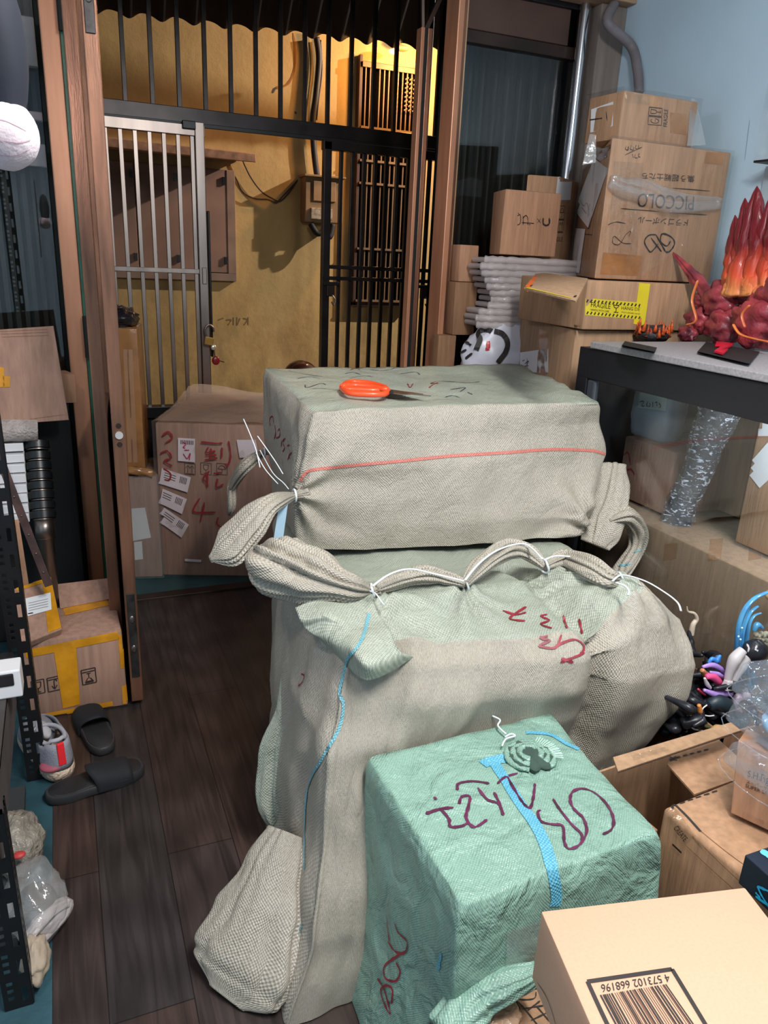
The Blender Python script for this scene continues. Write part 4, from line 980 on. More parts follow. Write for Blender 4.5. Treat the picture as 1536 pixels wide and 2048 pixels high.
cf = [xy(P(1225, 272, y=2.40)), xy(P(1452, 292, y=2.40)), (2.44, 2.86), xy(P(1165, 303, z=1.98))]
cf[1] = (2.41, 2.40); cf[3] = xy(P(1139, 549, z=1.51)); cf[2] = (2.44, 2.80)
tC, bC, TC = crate('printed_carton', 'big carton with upside-down printed words and a linked-loop logo, wrapped in clear film', cf, 1.51, 1.985, KRAFT)
TAPES = [([(1172, 318), (1222, 288), (1222, 310), (1170, 340)], TAPE_BROWN), ([(1206, 505), (1286, 512), (1276, 552), (1200, 548)], TAPE_BROWN), ([(1415, 292), (1452, 296), (1444, 330), (1408, 326)], TAPE_BROWN),
         ([(1230, 275), (1290, 280), (1270, 560), (1212, 558)], TAPE_CLEAR)]
for q, m_ in TAPES: patch(TC, q, m_, 'tape', tC)
up = lambda q: [q[2], q[3], q[0], q[1]]          # turn a word upside down
text(TC, up([(1276, 386), (1388, 393), (1386, 421), (1273, 414)]), 'PICCOLO', INK, 'printed_word', tC, off=.0022)
text(TC, up([(1276, 433), (1376, 439), (1374, 453), (1274, 447)]), 'ドラゴンボール', INKSOFT, 'printed_word', tC, off=.0022)
text(TC, up([(1284, 345), (1389, 351), (1388, 365), (1283, 359)]), '集う超戦士たち', INKSOFT, 'printed_word', tC, off=.0022)
stroke(TC, [[(1344, 376), (1419, 382)]], .003, INK, 'printed_line', tC, off=.0022)
stroke(TC, [[(1241, 417), (1318, 423)], [(1337, 425), (1414, 430)]], .003, INK, 'printed_line', tC, off=.0022)
cr = lambda a, b: (1036 + a / 3.072, 300 + b / 3.072)
stroke(TC, [[cr(*p) for p in l] for l in ([(880, 625), (815, 540)], [(845, 520), (800, 525), (775, 565), (805, 622), (825, 618), (860, 575)], [(845, 520), (905, 626)], [(905, 626), (930, 622), (960, 575), (940, 535), (885, 515), (875, 560), (910, 590), (935, 560)])], .007, INK, 'loop_logo', tC, off=.0022)
stroke(TC, [[cr(*p) for p in l] for l in ([(550, 460), (600, 442), (660, 452)], [(695, 575), (640, 570), (590, 530), (580, 570), (620, 580), (660, 520), (690, 500), (680, 530)])], .003, INK, 'handwriting', tC, off=.0022)
stroke(TC, [[(1252, 292), (1250, 298), (1256, 300), (1256, 293), (1254, 302)], [(1262, 291), (1260, 298), (1266, 300), (1266, 293)], [(1272, 290), (1270, 296), (1276, 298), (1276, 290)], [(1249, 310), (1284, 294)], [(1264, 308), (1266, 316)], [(1270, 308), (1269, 315), (1275, 316)], [(1278, 306), (1276, 313), (1280, 314)]], .0025, INK, 'handwriting', tC, off=.0022)
patch(TC, [(1190, 316), (1218, 338), (1178, 456), (1150, 420)], PAPER, 'label', tC, off=.004)
stroke(TC, [[(1162, 400), (1170, 412), (1176, 406), (1180, 420)], [(1166, 415), (1176, 428)]], .003, NAVY_INK, 'handwriting', tC, off=.006)
lb2 = patch(TC, [(1147, 456), (1172, 458), (1160, 546), (1137, 542)], PAPER, 'label', tC, off=.003)
icons(TC, [(1172, 408), (1192, 412), (1186, 470), (1166, 468)], INK, tC, ['cycle'])
wrap(tC, cf, 1.512, 1.985, FILM, .006)
g = G(); pts = [P(a, b, y=2.385) for a, b in ((1222, 360), (1250, 375), (1290, 385), (1330, 402), (1370, 405), (1440, 405))]
g.tube(spline(pts, 6), [.02, .03, .045, .035, .03, .02], 16, flat=.2, prof=lambda a, t: 1 + .25 * math.sin(5 * a + t * 20)) if False else None
sp = spline(pts, 6)
g.tube(sp, [.022 + .02 * math.sin(math.pi * i / (len(sp) - 1)) for i in range(len(sp))], 20, flat=1.0, up=(0, 0, 1), prof=lambda a, t: .35 + .65 * abs(math.sin(a)) * (1 + .2 * math.sin(7 * t + a * 3)))
g.obj('bunched_film', FILM_HEAVY, tC, True)

qD = [xy(P(1094, 547, z=1.51)), xy(P(1137, 549, z=1.51)), (2.12, 2.88), (1.98, 2.92)]
qD = [xy(P(1094, 547, z=1.51)), xy(P(1135, 549, z=1.51)), (2.14, 3.12), (1.98, 3.14)]
tD, bD, TD = crate('narrow_carton', 'narrow carton with handling symbols pressed against the left of the big printed carton', qD, 1.51, 1.93, KRAFT)
patch(TD, [(1116, 345), (1145, 345), (1140, 400), (1110, 400)], PAPER, 'label', tD, off=.002)
patch(TD, [(1122, 316), (1142, 312), (1140, 332), (1120, 335)], TAPE_YELLOW, 'tape', tD)
icons(TD, [(1106, 412), (1130, 412), (1128, 438), (1104, 438)], INK, tD, ['cycle', 'rain'], w=.0025)
icons(TD, [(1104, 440), (1128, 440), (1126, 465), (1102, 465)], INK, tD, ['glass', 'up'], w=.0025)
text(TD, [(1103, 474), (1125, 474), (1124, 483), (1102, 483)], 'FRAGILE', INK, 'printed_word', tD)

qE = [xy(P(1237, 276, y=2.44)), xy(P(1384, 290, y=2.44)), (2.27, 2.78), xy(P(1168, 285, z=1.995))]
tE, bE, TE = crate('top_carton', 'small carton under clear film, topmost of the column by the blue wall', qE, 1.99, 2.145, KRAFT)
patch(TE, [(1174, 222), (1227, 203), (1226, 252), (1172, 268)], PAPER, 'label', tE)
stroke(TE, [[(1213, 224), (1215, 242)], [(1180, 240), (1210, 236)]], .006, INK, 'handwriting', tE, off=.002)
text(TE, [(1326, 253), (1328, 218), (1336, 219), (1334, 254)], 'FRAGILE', INK, 'printed_word', tE)
icons(TE, [(1295, 250), (1298, 213), (1324, 216), (1322, 252)], INK, tE, ['cycle', 'glass'], w=.002)
patch(TE, [(1340, 225), (1372, 228), (1372, 270), (1340, 266)], TAPE_BROWN, 'tape', tE)
patch(TE, [(1240, 182), (1300, 187), (1300, 210), (1240, 205)], TAPE_CLEAR, 'tape', tE)
wrap(tE, qE, 1.99, 2.145, FILM, .01, amp=.012)
# film hanging off the top carton
g = G(); q = [P(1383, 196, y=2.44), P(1392, 200, y=2.45), P(1412, 290, y=2.43), P(1375, 292, y=2.42)]
g.slab(q[0], q[1], q[2], q[3], .002); g.obj('film_tail', FILM_HEAVY, tE)
g = G(); q = [P(1192, 270, y=2.42), P(1180, 268, y=2.44), P(1165, 330, y=2.42), P(1192, 325, y=2.4)]
g.slab(q[0], q[1], q[2], q[3], .002); g.obj('film_tail', FILM_HEAVY, tE)

# ---- pile in the corner beside the fixed pane
G().prism([(1.72, 2.93), (2.28, 2.93), (2.28, 3.24), (1.72, 3.24)], 0, .98, .006).obj('support_carton', KRAFT_DARK, label='carton mostly hidden behind the top parcel, under the striped bag', cat='box')
qF = quad_from(xy(P(1010, 378, y=3.02)), xy(P(1125, 383, y=3.02)), .2)
qF[3] = xy(P(989, 378, y=3.2))
tF, bF, TF_ = crate('logo_carton', 'plain carton printed with a small black logo and a cross, on the air-cushion stack', qF, 1.585, 1.85, KRAFT_ORANGE)
stroke(TF_, [[(1034, 432), (1040, 430), (1040, 446), (1034, 450)], [(1036, 426), (1037, 428)], [(1046, 432), (1046, 450)], [(1046, 436), (1051, 431), (1055, 436), (1055, 450)], [(1043, 445), (1068, 447)], [(1058, 449), (1060, 449)]], .0048, INK, 'printed_logo', tF, off=.002)
stroke(TF_, [[(1074, 437), (1081, 446)], [(1081, 437), (1074, 446)]], .003, INK, 'printed_cross', tF, off=.002)
stroke(TF_, [[(1086, 436), (1086, 447), (1092, 451), (1098, 447), (1098, 436)]], .01, INK, 'printed_letter', tF, off=.002)
CUSH = film('milky_air_cushion', (225, 214, 212), .12, 30, .16, body=.42)
t = thing('air_cushion_stack', 'stack of clear air-cushion sheets between the logo carton and the striped bag', 'packing material', (1.95, 3.08, 1.27))
for i in range(11):
    z = 1.285 + i * .0275; bul = [.02, .0, -.02, -.04, -.05, -.03, -.01, .0, -.03, -.05, -.03][i]
    g = G(); x0 = 1.70 + .05 + [-.035, -.04, -.03, .015, .03, .02, -.0, -.01, -.03, -.04, -.02][i]
    pts = [(x0, 3.02, z), (x0 + .04, 2.985, z), (x0 + .12, 2.98, z), (x0 + .3, 2.975, z), (2.25, 2.98, z)]
    g.tube(spline(pts, 6), .0165, 12, prof=lambda a, tt: 1 + .12 * math.sin(tt * 40 + i * 2))
    g.box(x0 + .02, 2.25, 2.99, 3.18, z - .011, z + .011, .008)
    g.obj('cushion_sheet', CUSH, t, True)
t = thing('striped_bag', 'crumpled white plastic bag with bold black curves and a red dot', 'bag', (1.88, 3.0, .98))
g = G(); g.ball((1.885, 3.03, 1.12), .19, 40, 26, sc=(1.15, .62, 1.0), fn=lambda d: 1 + .09 * noise.noise(d * 3.1) + .05 * noise.noise(d * 8) + .12 * max(0, -d.z))
bg = g.obj('bag_body', mat('glossy_white_bag', (214, 214, 226), .3, var=.06, vscale=8, bump=.3, bscale=9), t, True); TBg = bvh(bg)
stroke(TBg, [[(952, 700), (960, 680), (958, 665), (972, 660), (984, 664)], [(988, 663), (1004, 668), (1014, 684), (1010, 705), (994, 726)]], .024, INK, 'black_curve', t, off=.006, sm=8, taper=False)
stroke(TBg, [[(930, 684), (944, 692)], [(918, 708), (934, 700)], [(932, 718), (946, 706)]], .016, INK, 'black_mark', t, off=.006)
stroke(TBg, [[(972, 690), (980, 690)], [(973, 694), (980, 694)], [(973, 686), (979, 686)], [(971, 698), (980, 698)]], .014, mat('red_print', (216, 30, 46), .35), 'red_dot', t, off=.006, taper=False)
for q, z0, z1, m_, lb_ in (([(1.70, 3.2), (1.8, 3.2), (1.8, 3.29), (1.70, 3.29)], 1.46, 1.62, KRAFT_ORANGE, 'small carton sealed with yellow tape behind the air-cushion stack, above two others'),
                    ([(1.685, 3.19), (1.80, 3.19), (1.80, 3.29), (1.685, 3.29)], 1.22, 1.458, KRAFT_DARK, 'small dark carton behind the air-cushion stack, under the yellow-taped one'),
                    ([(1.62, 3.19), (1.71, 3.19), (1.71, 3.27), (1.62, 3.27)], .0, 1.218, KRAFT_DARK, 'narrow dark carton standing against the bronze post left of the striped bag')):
    tq, bq, Tq = crate('small_carton', lb_, q, z0, z1, m_, .004, group='small cartons behind the air-cushion stack')
    if z1 > 1.6: patch(Tq, [(953, 535), (985, 545), (985, 565), (951, 558)], TAPE_YELLOW, 'tape', tq)

# ---- glass-fronted cabinet
CABBLACK = mat('satin_black_cabinet', (30, 31, 36), .38, var=.08)
XC, Y0, Y1, ZT = 1.70, .62, 2.235, 1.282
cab = thing('display_cabinet', 'black glass-fronted display cabinet along the blue wall', 'cabinet', (2.05, 1.6, 0))
G().box(XC + .02, 2.44, Y0, Y1, 1.245, ZT, .003).obj('top_panel', CABBLACK, cab)
G().box(XC + .02, 2.44, Y1 - .02, Y1, .06, 1.245).obj('side_panel', CABBLACK, cab); G().box(XC + .02, 2.44, Y0, Y0 + .02, .06, 1.245).obj('side_panel', CABBLACK, cab)
G().box(2.42, 2.44, Y0, Y1, .06, 1.245).obj('back_panel', mat('grey_cabinet_back', (120, 130, 136), .6), cab); G().box(XC + .02, 2.44, Y0, Y1, 0, .06).obj('base', CABBLACK, cab)
G().box(XC - .005, XC + .02, Y0, Y1, 1.178, ZT, .003).obj('front_frame', CABBLACK, cab)
G().box(XC - .005, XC + .02, Y1 - .06, Y1, .0, 1.18, .003).obj('front_frame', CABBLACK, cab); G().box(XC - .005, XC + .02, Y0, Y0 + .06, .0, 1.18, .003).obj('front_frame', CABBLACK, cab)
G().box(XC - .002, XC + .02, Y1 - .105, Y1 - .06, .0, 1.178, .008).obj('inner_moulding', mat('dark_grey_moulding', (70, 74, 82), .4), cab)
G().box(XC + .006, XC + .012, Y0 + .06, Y1 - .06, .0, 1.18).obj('glass_door', CABGLASS, cab)
board = G().box(XC - .012, 2.44, .55, 2.17, 1.284, 1.306, .003).obj('grey_board', mat('speckled_grey_board', (158, 154, 156), .6, var=.12, vscale=140), label='speckled grey board laid on top of the black cabinet', cat='board')
# things inside the cabinet
q = [(1.76, .8), (2.38, .8), (2.38, 2.14), (1.76, 2.14)]
t, b, TT = crate('wrapped_carton', 'very large carton in clear film on the lower level of the cabinet', q, .065, .74, KRAFT_GREY)
for k in (1330, 1420, 1500): patch(TT, [(k, 1088 - (k - 1330) * .1), (k + 26, 1086 - (k - 1330) * .1), (k + 22, 1118), (k - 4, 1122)], TAPE_BROWN, 'tape', t)
wrap(t, q, .065, .735, film('hazy_film', (200, 190, 180), .05, 6, .25, body=.12), .012, amp=.01)
def incarton(px0, px1, x, z0, z1, m_, lb_, dep=.3, **kw):
    a, c_ = P(px0[0], px0[1], x=x), P(px1[0], px1[1], x=x)
    qq = [(x, c_.y), (x + dep, c_.y), (x + dep, a.y), (x, a.y)]
    return crate(kw.get('name', 'carton'), lb_, qq, z0, z1, m_)
t, b, TT = incarton((1232, 1000), (1335, 1000), 1.86, .752, .975, KRAFT_PINK, 'carton inside the cabinet beneath the grey-blue bag')
stroke(TT, [[(1240, 920), (1256, 905), (1262, 930)], [(1246, 945), (1262, 938), (1270, 950)], [(1240, 900), (1250, 940)]], .008, RED_INK, 'handwriting', t)
patch(TT, [(1243, 972), (1262, 976), (1260, 990), (1242, 986)], NAVY_INK, 'printed_panel', t)
wrap(t, [(1.86, 1.9), (2.16, 1.9), (2.16, 2.05), (1.86, 2.05)], .77, .97, FILM, .01) if False else None
t = thing('packed_bag', 'grey-blue plastic mailing bag with a handwritten paper, on a carton inside the cabinet', 'bag', P(1295, 878, x=1.95))
c1, c2 = P(1246, 868, x=1.90), P(1350, 868, x=1.90); g = G()
cc = P(1300, 825, x=1.93)
g.ball(cc + Vector((.04, 0, -.0)), 1, 36, 24, sc=(.06, .105, .115), fn=lambda d: 1 / max(abs(d.x), abs(d.y), abs(d.z)) ** .55 * (1 + .05 * noise.noise(d * 4)))
bb = g.obj('bag_body', mat('grey_blue_poly_bag', (148, 164, 176), .3, bump=.3, bscale=14), t, True); TT = bvh(bb)
patch(TT, [(1282, 785), (1335, 790), (1332, 822), (1277, 815)], mat('greenish_paper', (196, 208, 204), .5), 'paper', t, off=.004)
stroke(TT, [[(1282, 804), (1290, 803), (1286, 812), (1292, 812)], [(1298, 803), (1296, 812), (1302, 812), (1302, 806)], [(1308, 804), (1308, 814)], [(1312, 806), (1316, 804), (1316, 812)], [(1320, 806), (1324, 812), (1320, 816)]], .004, INK, 'handwriting', t, off=.006)
# dark film-wrapped figure-like column
t = thing('wrapped_column', 'tall dark thing bound in shiny clear film leaning inside the cabinet', 'parcel', P(1360, 1052, x=1.95))
pts = [P(1352, 1058, x=1.88), P(1362, 1010, x=1.88), P(1392, 950, x=1.89), P(1415, 880, x=1.9), P(1440, 820, x=1.9), P(1450, 775, x=1.92)]
core = spline(pts, 6); rr = [.055, .05, .046, .055, .066, .07]
ip = lambda i, n_: rr[min(int(i / n_ * 5), 4)] + (rr[min(int(i / n_ * 5) + 1, 5)] - rr[min(int(i / n_ * 5), 4)]) * ((i / n_ * 5) % 1)
R_ = [ip(i, len(core) - 1) for i in range(len(core))]
G().tube(core, [r * .86 for r in R_], 24, prof=lambda a, t_: 1 + .06 * math.sin(3 * a + 5 * t_)).obj('dark_core', mat('dark_grey_wrapped_core', (44, 44, 50), .4, var=.3), t, True)
def wrin(a, t_): return 1 + .09 * noise.noise(Vector((math.cos(a) * 2, math.sin(a) * 2, t_ * 22))) + .05 * noise.noise(Vector((math.cos(a) * 6, math.sin(a) * 6, t_ * 50)))
G().tube(spline(pts, 22), [ip(i, 5 * 22) * 1.02 for i in range(5 * 22 + 1)], 48, prof=wrin).obj('film_wrap', film('tight_shiny_film', (225, 230, 240), .14, 42, .12, (1, 1, 2.2), body=.06, glint=.8), t, True)
t, b, TT = incarton((1478, 1040), (1640, 1040), 1.90, .752, 1.16, KRAFT, 'carton with tilted white papers inside the cabinet at the frame edge')
patch(TT, [(1508, 830), (1545, 826), (1545, 872), (1502, 872)], PAPER, 'label', t); patch(TT, [(1536, 885), (1570, 930), (1520, 976), (1490, 938)], PAPER, 'label', t, off=.002)
text(TT, [(1512, 850), (1530, 832), (1536, 838), (1518, 856)], '下松', INK, 'handwriting', t, off=.003)
t, b, TT = incarton((1352, 1050), (1475, 1050), 2.1, .752, 1.14, KRAFT_GREY, 'carton standing behind the film-wrapped column inside the cabinet', .2)
t, b, TT = incarton((1210, 1050), (1234, 1050), 2.12, .752, 1.1, mat('teal_grey_box', (92, 110, 112), .5), 'teal-grey box at the far end inside the cabinet', .15, name='box')

# ---- sculpture on the cabinet: red rock and fire
LAVA = mat('marbled_red_rock', (176, 66, 74), .4, vscale=14, col2=(84, 28, 44), bump=.9, bscale=26, coat=.4)
t = thing('fire_sculpture', 'large red rock and flame resin sculpture on the grey board', 'sculpture', P(1500, 690, z=1.306))
def fire_mat():
    m, n, out = nt('flame_resin'); b = N(n, 'ShaderNodeBsdfPrincipled'); b.inputs['Roughness'].default_value = .35; b.inputs['Coat Weight'].default_value = .3; n.links.new(b.outputs[0], out.inputs[0])
    tc = N(n, 'ShaderNodeTexCoord'); mp = N(n, 'ShaderNodeMapping'); mp.inputs['Scale'].default_value = (30, 30, 3); n.links.new(tc.outputs['Object'], mp.inputs[0])
    nz = N(n, 'ShaderNodeTexNoise'); nz.inputs['Scale'].default_value = 1.3; nz.inputs['Detail'].default_value = 4; n.links.new(mp.outputs[0], nz.inputs['Vector'])
    sp_ = N(n, 'ShaderNodeSeparateXYZ'); n.links.new(tc.outputs['Object'], sp_.inputs[0])
    mr = N(n, 'ShaderNodeMapRange'); mr.inputs[1].default_value = .16; mr.inputs[2].default_value = .40; n.links.new(sp_.outputs[2], mr.inputs[0])
    ad = N(n, 'ShaderNodeMath', operation='MULTIPLY_ADD'); ad.inputs[1].default_value = .5; n.links.new(nz.outputs[0], ad.inputs[0]); n.links.new(mr.outputs[0], ad.inputs[2])
    rp = N(n, 'ShaderNodeValToRGB'); e = rp.color_ramp.elements; e[0].position = .3; e[0].color = lin((240, 160, 96)); e[1].position = 1.0; e[1].color = lin((112, 24, 34))
    k = e.new(.6); k.color = lin((220, 84, 52)); n.links.new(ad.outputs[0], rp.inputs[0]); n.links.new(rp.outputs[0], b.inputs['Base Color'])
    bp = N(n, 'ShaderNodeBump'); bp.inputs['Strength'].default_value = .6; bp.inputs['Distance'].default_value = .01; n.links.new(nz.outputs[0], bp.inputs['Height']); n.links.new(bp.outputs[0], b.inputs['Normal'])
    return m
FIRE = fire_mat(); XS = 2.2
def blade(base, tip, w0, m_, nm, bend=(0, 0, 0), thick=.35, lump=.34):
    a, b = P(*base, x=XS), P(*tip, x=XS); mid = (a + b) / 2 + Vector(bend); sp = spline([a, mid, b], 14); n_ = len(sp)
    g = G(); g.tube(sp, [w0 * (1 - (i / (n_ - 1)) ** 1.6) + .0015 for i in range(n_)], 20, flat=1, up=(1, 0, 0), prof=lambda q, t_: (thick + (1 - thick) * abs(math.cos(q))) * (1 + lump * noise.noise(Vector((math.cos(q) * 2, math.sin(q) * 2, t_ * 9 + base[0])))))
    return g.obj(nm, m_, t, True)
for base, tip, w_ in (((1500, 590), (1514, 372), .085), ((1478, 590), (1470, 430), .062), ((1488, 590), (1490, 396), .07), ((1530, 590), (1548, 380), .09), ((1468, 595), (1459, 468), .045), ((1560, 590), (1575, 360), .095), ((1590, 590), (1600, 345), .1)): blade(base, tip, w_, FIRE, 'flame', (0, 0, 0))
blade((1440, 620), (1344, 503), .03, LAVA, 'rock_spike', (0, .01, .01), lump=.4)
rock = lambda d: 1 + .22 * noise.noise(d * 2.3 + Vector((3, 1, 2))) + .1 * noise.noise(d * 6)
for (a, b), r_, x_ in (((1440, 600), .075, 2.2), ((1490, 575), .085, 2.25), ((1400, 640), .06, 2.2), ((1450, 650), .085, 2.2), ((1520, 640), .11, 2.18), ((1575, 590), .12, 2.2), ((1376, 668), .04, 2.15), ((1400, 600), .035, 2.2)):
    c = P(a, b, x=x_); c.z = max(c.z, 1.306 + r_ * .55)
    G().ball(c, r_, 32, 22, sc=(.6, 1, .8), fn=lambda d, c=c: 1 + .34 * noise.noise(d * 2.1 + c * 9) - .25 * abs(noise.noise(d * 4 + c * 5))).obj('rock', LAVA, t, True)
AMB = mat('amber_flame_edge', (232, 140, 74), .3, col2=(180, 60, 50), vscale=12, coat=.4)
for pts in ([(1466, 648), (1480, 668), (1510, 678), (1540, 684)], [(1500, 610), (1484, 630), (1490, 655)], [(1396, 560), (1384, 600), (1392, 640), (1372, 650)]):
    G().tube(spline([P(a, b, x=2.08) for a, b in pts], 8), [.002] + [.006] * (8 * (len(pts) - 1) - 1) + [.002], 10, flat=.6).obj('amber_ridge', AMB, t, True)
# lava base of a small display piece
t = thing('lava_ornament', 'small round charcoal and orange lava base on the left end of the grey board', 'ornament', P(1302, 688, z=1.306))
c = P(1304, 676, z=1.306); CHAR = mat('charcoal_rock', (40, 38, 42), .6, bump=.5, bscale=80)
G().ball(c + Vector((0, .0, .012)), .062, 30, 16, sc=(1, 1, .5), fn=lambda d: 1 + .12 * noise.noise(d * 5)).obj('rock', CHAR, t, True)
EMB = mat('orange_lava_trim', (240, 110, 50), .4, col2=(120, 30, 24), vscale=60, bump=.5, bscale=120)
for k in range(26):
    a_ = k / 26 * 2 * math.pi; r_ = .058 + .006 * math.sin(5 * k)
    p = c + Vector((math.cos(a_) * r_, math.sin(a_) * r_, .006 + .01 * (k % 3)))
    G().tube([p, p + Vector((.004 * math.sin(k), .004 * math.cos(k * 2), .022 + .008 * (k % 4)))], [.009, .002], 7).obj('lava_tongue', EMB, t, True)
for k in range(7):
    p = c + Vector((.03 * math.cos(k * 2.4), .03 * math.sin(k * 2.4), .03)); G().ball(p, .016 + .003 * (k % 3), 12, 8, fn=lambda d: 1 + .2 * noise.noise(d * 3)).obj('stone', CHAR, t, True)
t = thing('remote_control', 'slim black remote lying at the edge of the grey board', 'remote', P(1290, 692, z=1.306))
G().hexa([P(a, b, z=1.3065) for a, b in ((1244, 690), (1310, 704), (1314, 695), (1250, 682))], [P(a, b, z=1.318) for a, b in ((1244, 690), (1310, 704), (1314, 695), (1250, 682))], .003).obj('case', RUBBER, t)
for a in (1262, 1278, 1294): G().ball(P(a, 689 + (a - 1262) * .2, z=1.318), .004, 8, 6, sc=(1, 1, .5)).obj('button', BLACK, t)
t = thing('emblem_plaque', 'flat black plate with a red zigzag letter emblem on the grey board', 'plaque', P(1440, 705, z=1.306))
pl_ = G().hexa([P(a, b, z=1.3065) for a, b in ((1395, 703), (1500, 728), (1520, 703), (1412, 684))], [P(a, b, z=1.316) for a, b in ((1395, 703), (1500, 728), (1520, 703), (1412, 684))], .002).obj('plate', RUBBER, t)
G().plate([P(a, b, z=1.319) for a, b in ((1432, 686), (1467, 689), (1464, 693), (1442, 703), (1456, 701), (1446, 710), (1428, 705), (1445, 693), (1430, 693))], (0, 0, 1), .006).obj('letter', mat('bright_red_emblem', (230, 30, 60), .3), t, label='red letter Z')
# picture edge and bracket on the wall at the frame edge
t = thing('wall_bracket', 'small black shelf bracket with a clear panel on the blue wall at the right edge', 'bracket', P(1530, 330, x=2.44))
a = P(1515, 322, x=2.38); G().box(2.36, 2.468, a.y - .3, a.y, a.z - .008, a.z, .002).obj('arm', BLACK, t); b = P(1530, 325, x=2.46)
G().box(2.455, 2.468, b.y - .1, b.y - .01, a.z - .22, a.z - .008, .002).obj('plate', mat('pale_grey_panel', (170, 186, 196), .4), t)
G().box(2.40, 2.405, b.y - .3, b.y, a.z + .001, a.z + .26).obj('clear_panel', PANE, t)

# ------------------------------------------------------------------ left side of the room
t = thing('flat_cardboard', 'flat brown cardboard sheet with a torn piece of orange tape, leaning high at the left', 'cardboard', P(60, 840, y=2.95))
q = [P(-40, 662, y=2.98), P(107, 652, y=2.98), P(138, 840, y=2.92), P(-30, 852, y=2.92)]
o = G().slab(q[0], q[1], q[2], q[3], -.006, .002).obj('sheet', KRAFT_PINK, t); TT = bvh(o)
patch(TT, [(-5, 732), (8, 736), (10, 773), (-5, 776)], TAPE_YELLOW, 'tape', t, off=.002); patch(TT, [(6, 752), (21, 753), (20, 774), (6, 775)], TAPE_YELLOW, 'tape', t, off=.002)
stroke(TT, [[(0, 663), (108, 658)], [(2, 668), (110, 664)], [(5, 674), (111, 670)], [(60, 838), (137, 828)]], .0015, KRAFT_DARK, 'crease', t, taper=False)
crate('hanging_carton', 'small orange-brown carton peeking out behind the flat cardboard sheet', [xy(P(118, 780, y=3.1)), xy(P(152, 780, y=3.1)), (.0, 3.2), (-.1, 3.2)], P(140, 806, y=3.1).z, P(140, 748, y=3.1).z, KRAFT_ORANGE, .003)
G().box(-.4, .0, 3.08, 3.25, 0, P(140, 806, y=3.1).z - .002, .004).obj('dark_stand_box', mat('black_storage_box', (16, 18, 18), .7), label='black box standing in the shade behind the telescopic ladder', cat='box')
t = thing('bubble_wrapped_bundle', 'bubble-wrapped bundle lying on top of the telescopic ladder', 'parcel', P(40, 880, y=2.9))
c0, c1 = P(-40, 866, y=2.93), P(76, 860, y=2.93)
G().tube(spline([c0, (c0 + c1) / 2 + Vector((0, 0, .006)), c1], 8), .042, 24, prof=lambda a, t_: 1 + .06 * noise.noise(Vector((math.cos(a) * 3, math.sin(a) * 3, t_ * 7)))).obj('bundle', mat('cloudy_bubble_wrap', (190, 178, 172), .25, bump=.8, bscale=110, col2=(140, 128, 122), vscale=20), t, True)
# telescopic ladder
t = thing('telescopic_ladder', 'collapsed telescopic ladder with white treads and black collars, leaning at the left', 'ladder', P(60, 1160, y=2.9))
a0, a1 = P(74, 880, y=2.95), P(98, 1165, y=2.75)
ax = (a1 - a0).normalized(); n_ = 8; J = []
rows_ = [890, 912, 932, 952, 972, 991, 1011, 1030]
for i, r in enumerate(rows_):
    u = (r - 880) / (1165 - 880); p = a0.lerp(a1, u); hgt = .0165
    G().tube([p - ax * hgt, p - ax * (hgt - .004), p + ax * (hgt - .004), p + ax * hgt], [.033 + i * .0004, .041 + i * .0004, .041 + i * .0004, .033 + i * .0004], 22).obj('collar', mat('black_ladder_collar' + str(i), (24, 26, 28), .35), t, 40)
    G().tube([p + ax * (hgt - .0005), p + ax * (hgt + .0025)], .0365, 22).obj('ring', STEEL, t, 40)  # pale ring added to draw the highlight at each collar's edge
    wq = .20 - .012 * i
    G().box(p.x - .05 - wq, p.x - .045, p.y - .03, p.y + .03, p.z - .013, p.z + .016, .002).obj('tread', WHITEPLASTIC, t)
p = a0.lerp(a1, .54); G().tube([p, a0.lerp(a1, .70)], .034, 22).obj('tube', STEEL, t, True); G().tube([a0.lerp(a1, .70), a0.lerp(a1, .702), a1 + ax * .12], [.034, .029, .029], 22).obj('tube', mat('satin_steel_tube', (130, 122, 118), .35, .9), t, True)
# rusty brown bar leaning across
t = thing('angle_bar', 'dark brown perforated metal bar leaning diagonally across the ladder', 'bar', P(100, 1165, y=2.6))
A_, B_ = P(-15, 880, y=2.72), P(98, 1172, y=2.55); G().bar(A_, B_, .026, .008, (0, 1, 0), .001).obj('bar', mat('rusty_brown_bar', (72, 48, 44), .5, .4, var=.25, vscale=20), t)
for k in range(7): c = A_.lerp(B_, .12 + k * .13) + Vector((0, -.006, 0)); G().ball(c, .004, 8, 6).obj('rivet', STEEL, t)
G().bar(P(28, 1040, y=2.78), P(50, 1180, y=2.7), .03, .01, (0, 1, 0)).obj('wooden_slat', KRAFT_ORANGE, label='pale wooden slat standing under the ladder treads', cat='slat')

# big carton with yellow tape
q = [(-.215, 2.462), (.106, 2.452), (.096, 2.86), (-.215, 2.88)]
t, b, TT = crate('yellow_taped_carton', 'carton edged with yellow tape and printed symbols on the floor beside the door leaf', q, 0.002, .298, KRAFT_PINK, .008)
fe = lambda a, bb: (a, bb)
patch(TT, [(107, 1298), (152, 1290), (162, 1432), (130, 1440)], TAPE_YELLOW, 'tape', t, off=.002)
patch(TT, [(50, 1300), (235, 1263), (238, 1278), (52, 1316)], TAPE_YELLOW, 'tape', t, off=.0016)
patch(TT, [(235, 1262), (249, 1258), (252, 1334), (241, 1337)], TAPE_YELLOW, 'tape', t, off=.0016); patch(TT, [(243, 1372), (256, 1368), (260, 1405), (246, 1408)], TAPE_YELLOW, 'tape', t, off=.0016)
patch(TT, [(70, 1430), (256, 1396), (258, 1410), (74, 1443)], TAPE_YELLOW, 'tape', t, off=.0018)
icons(TT, [(160, 1341), (192, 1334), (195, 1363), (164, 1370)], INK, t, ['arrow'], w=.003)
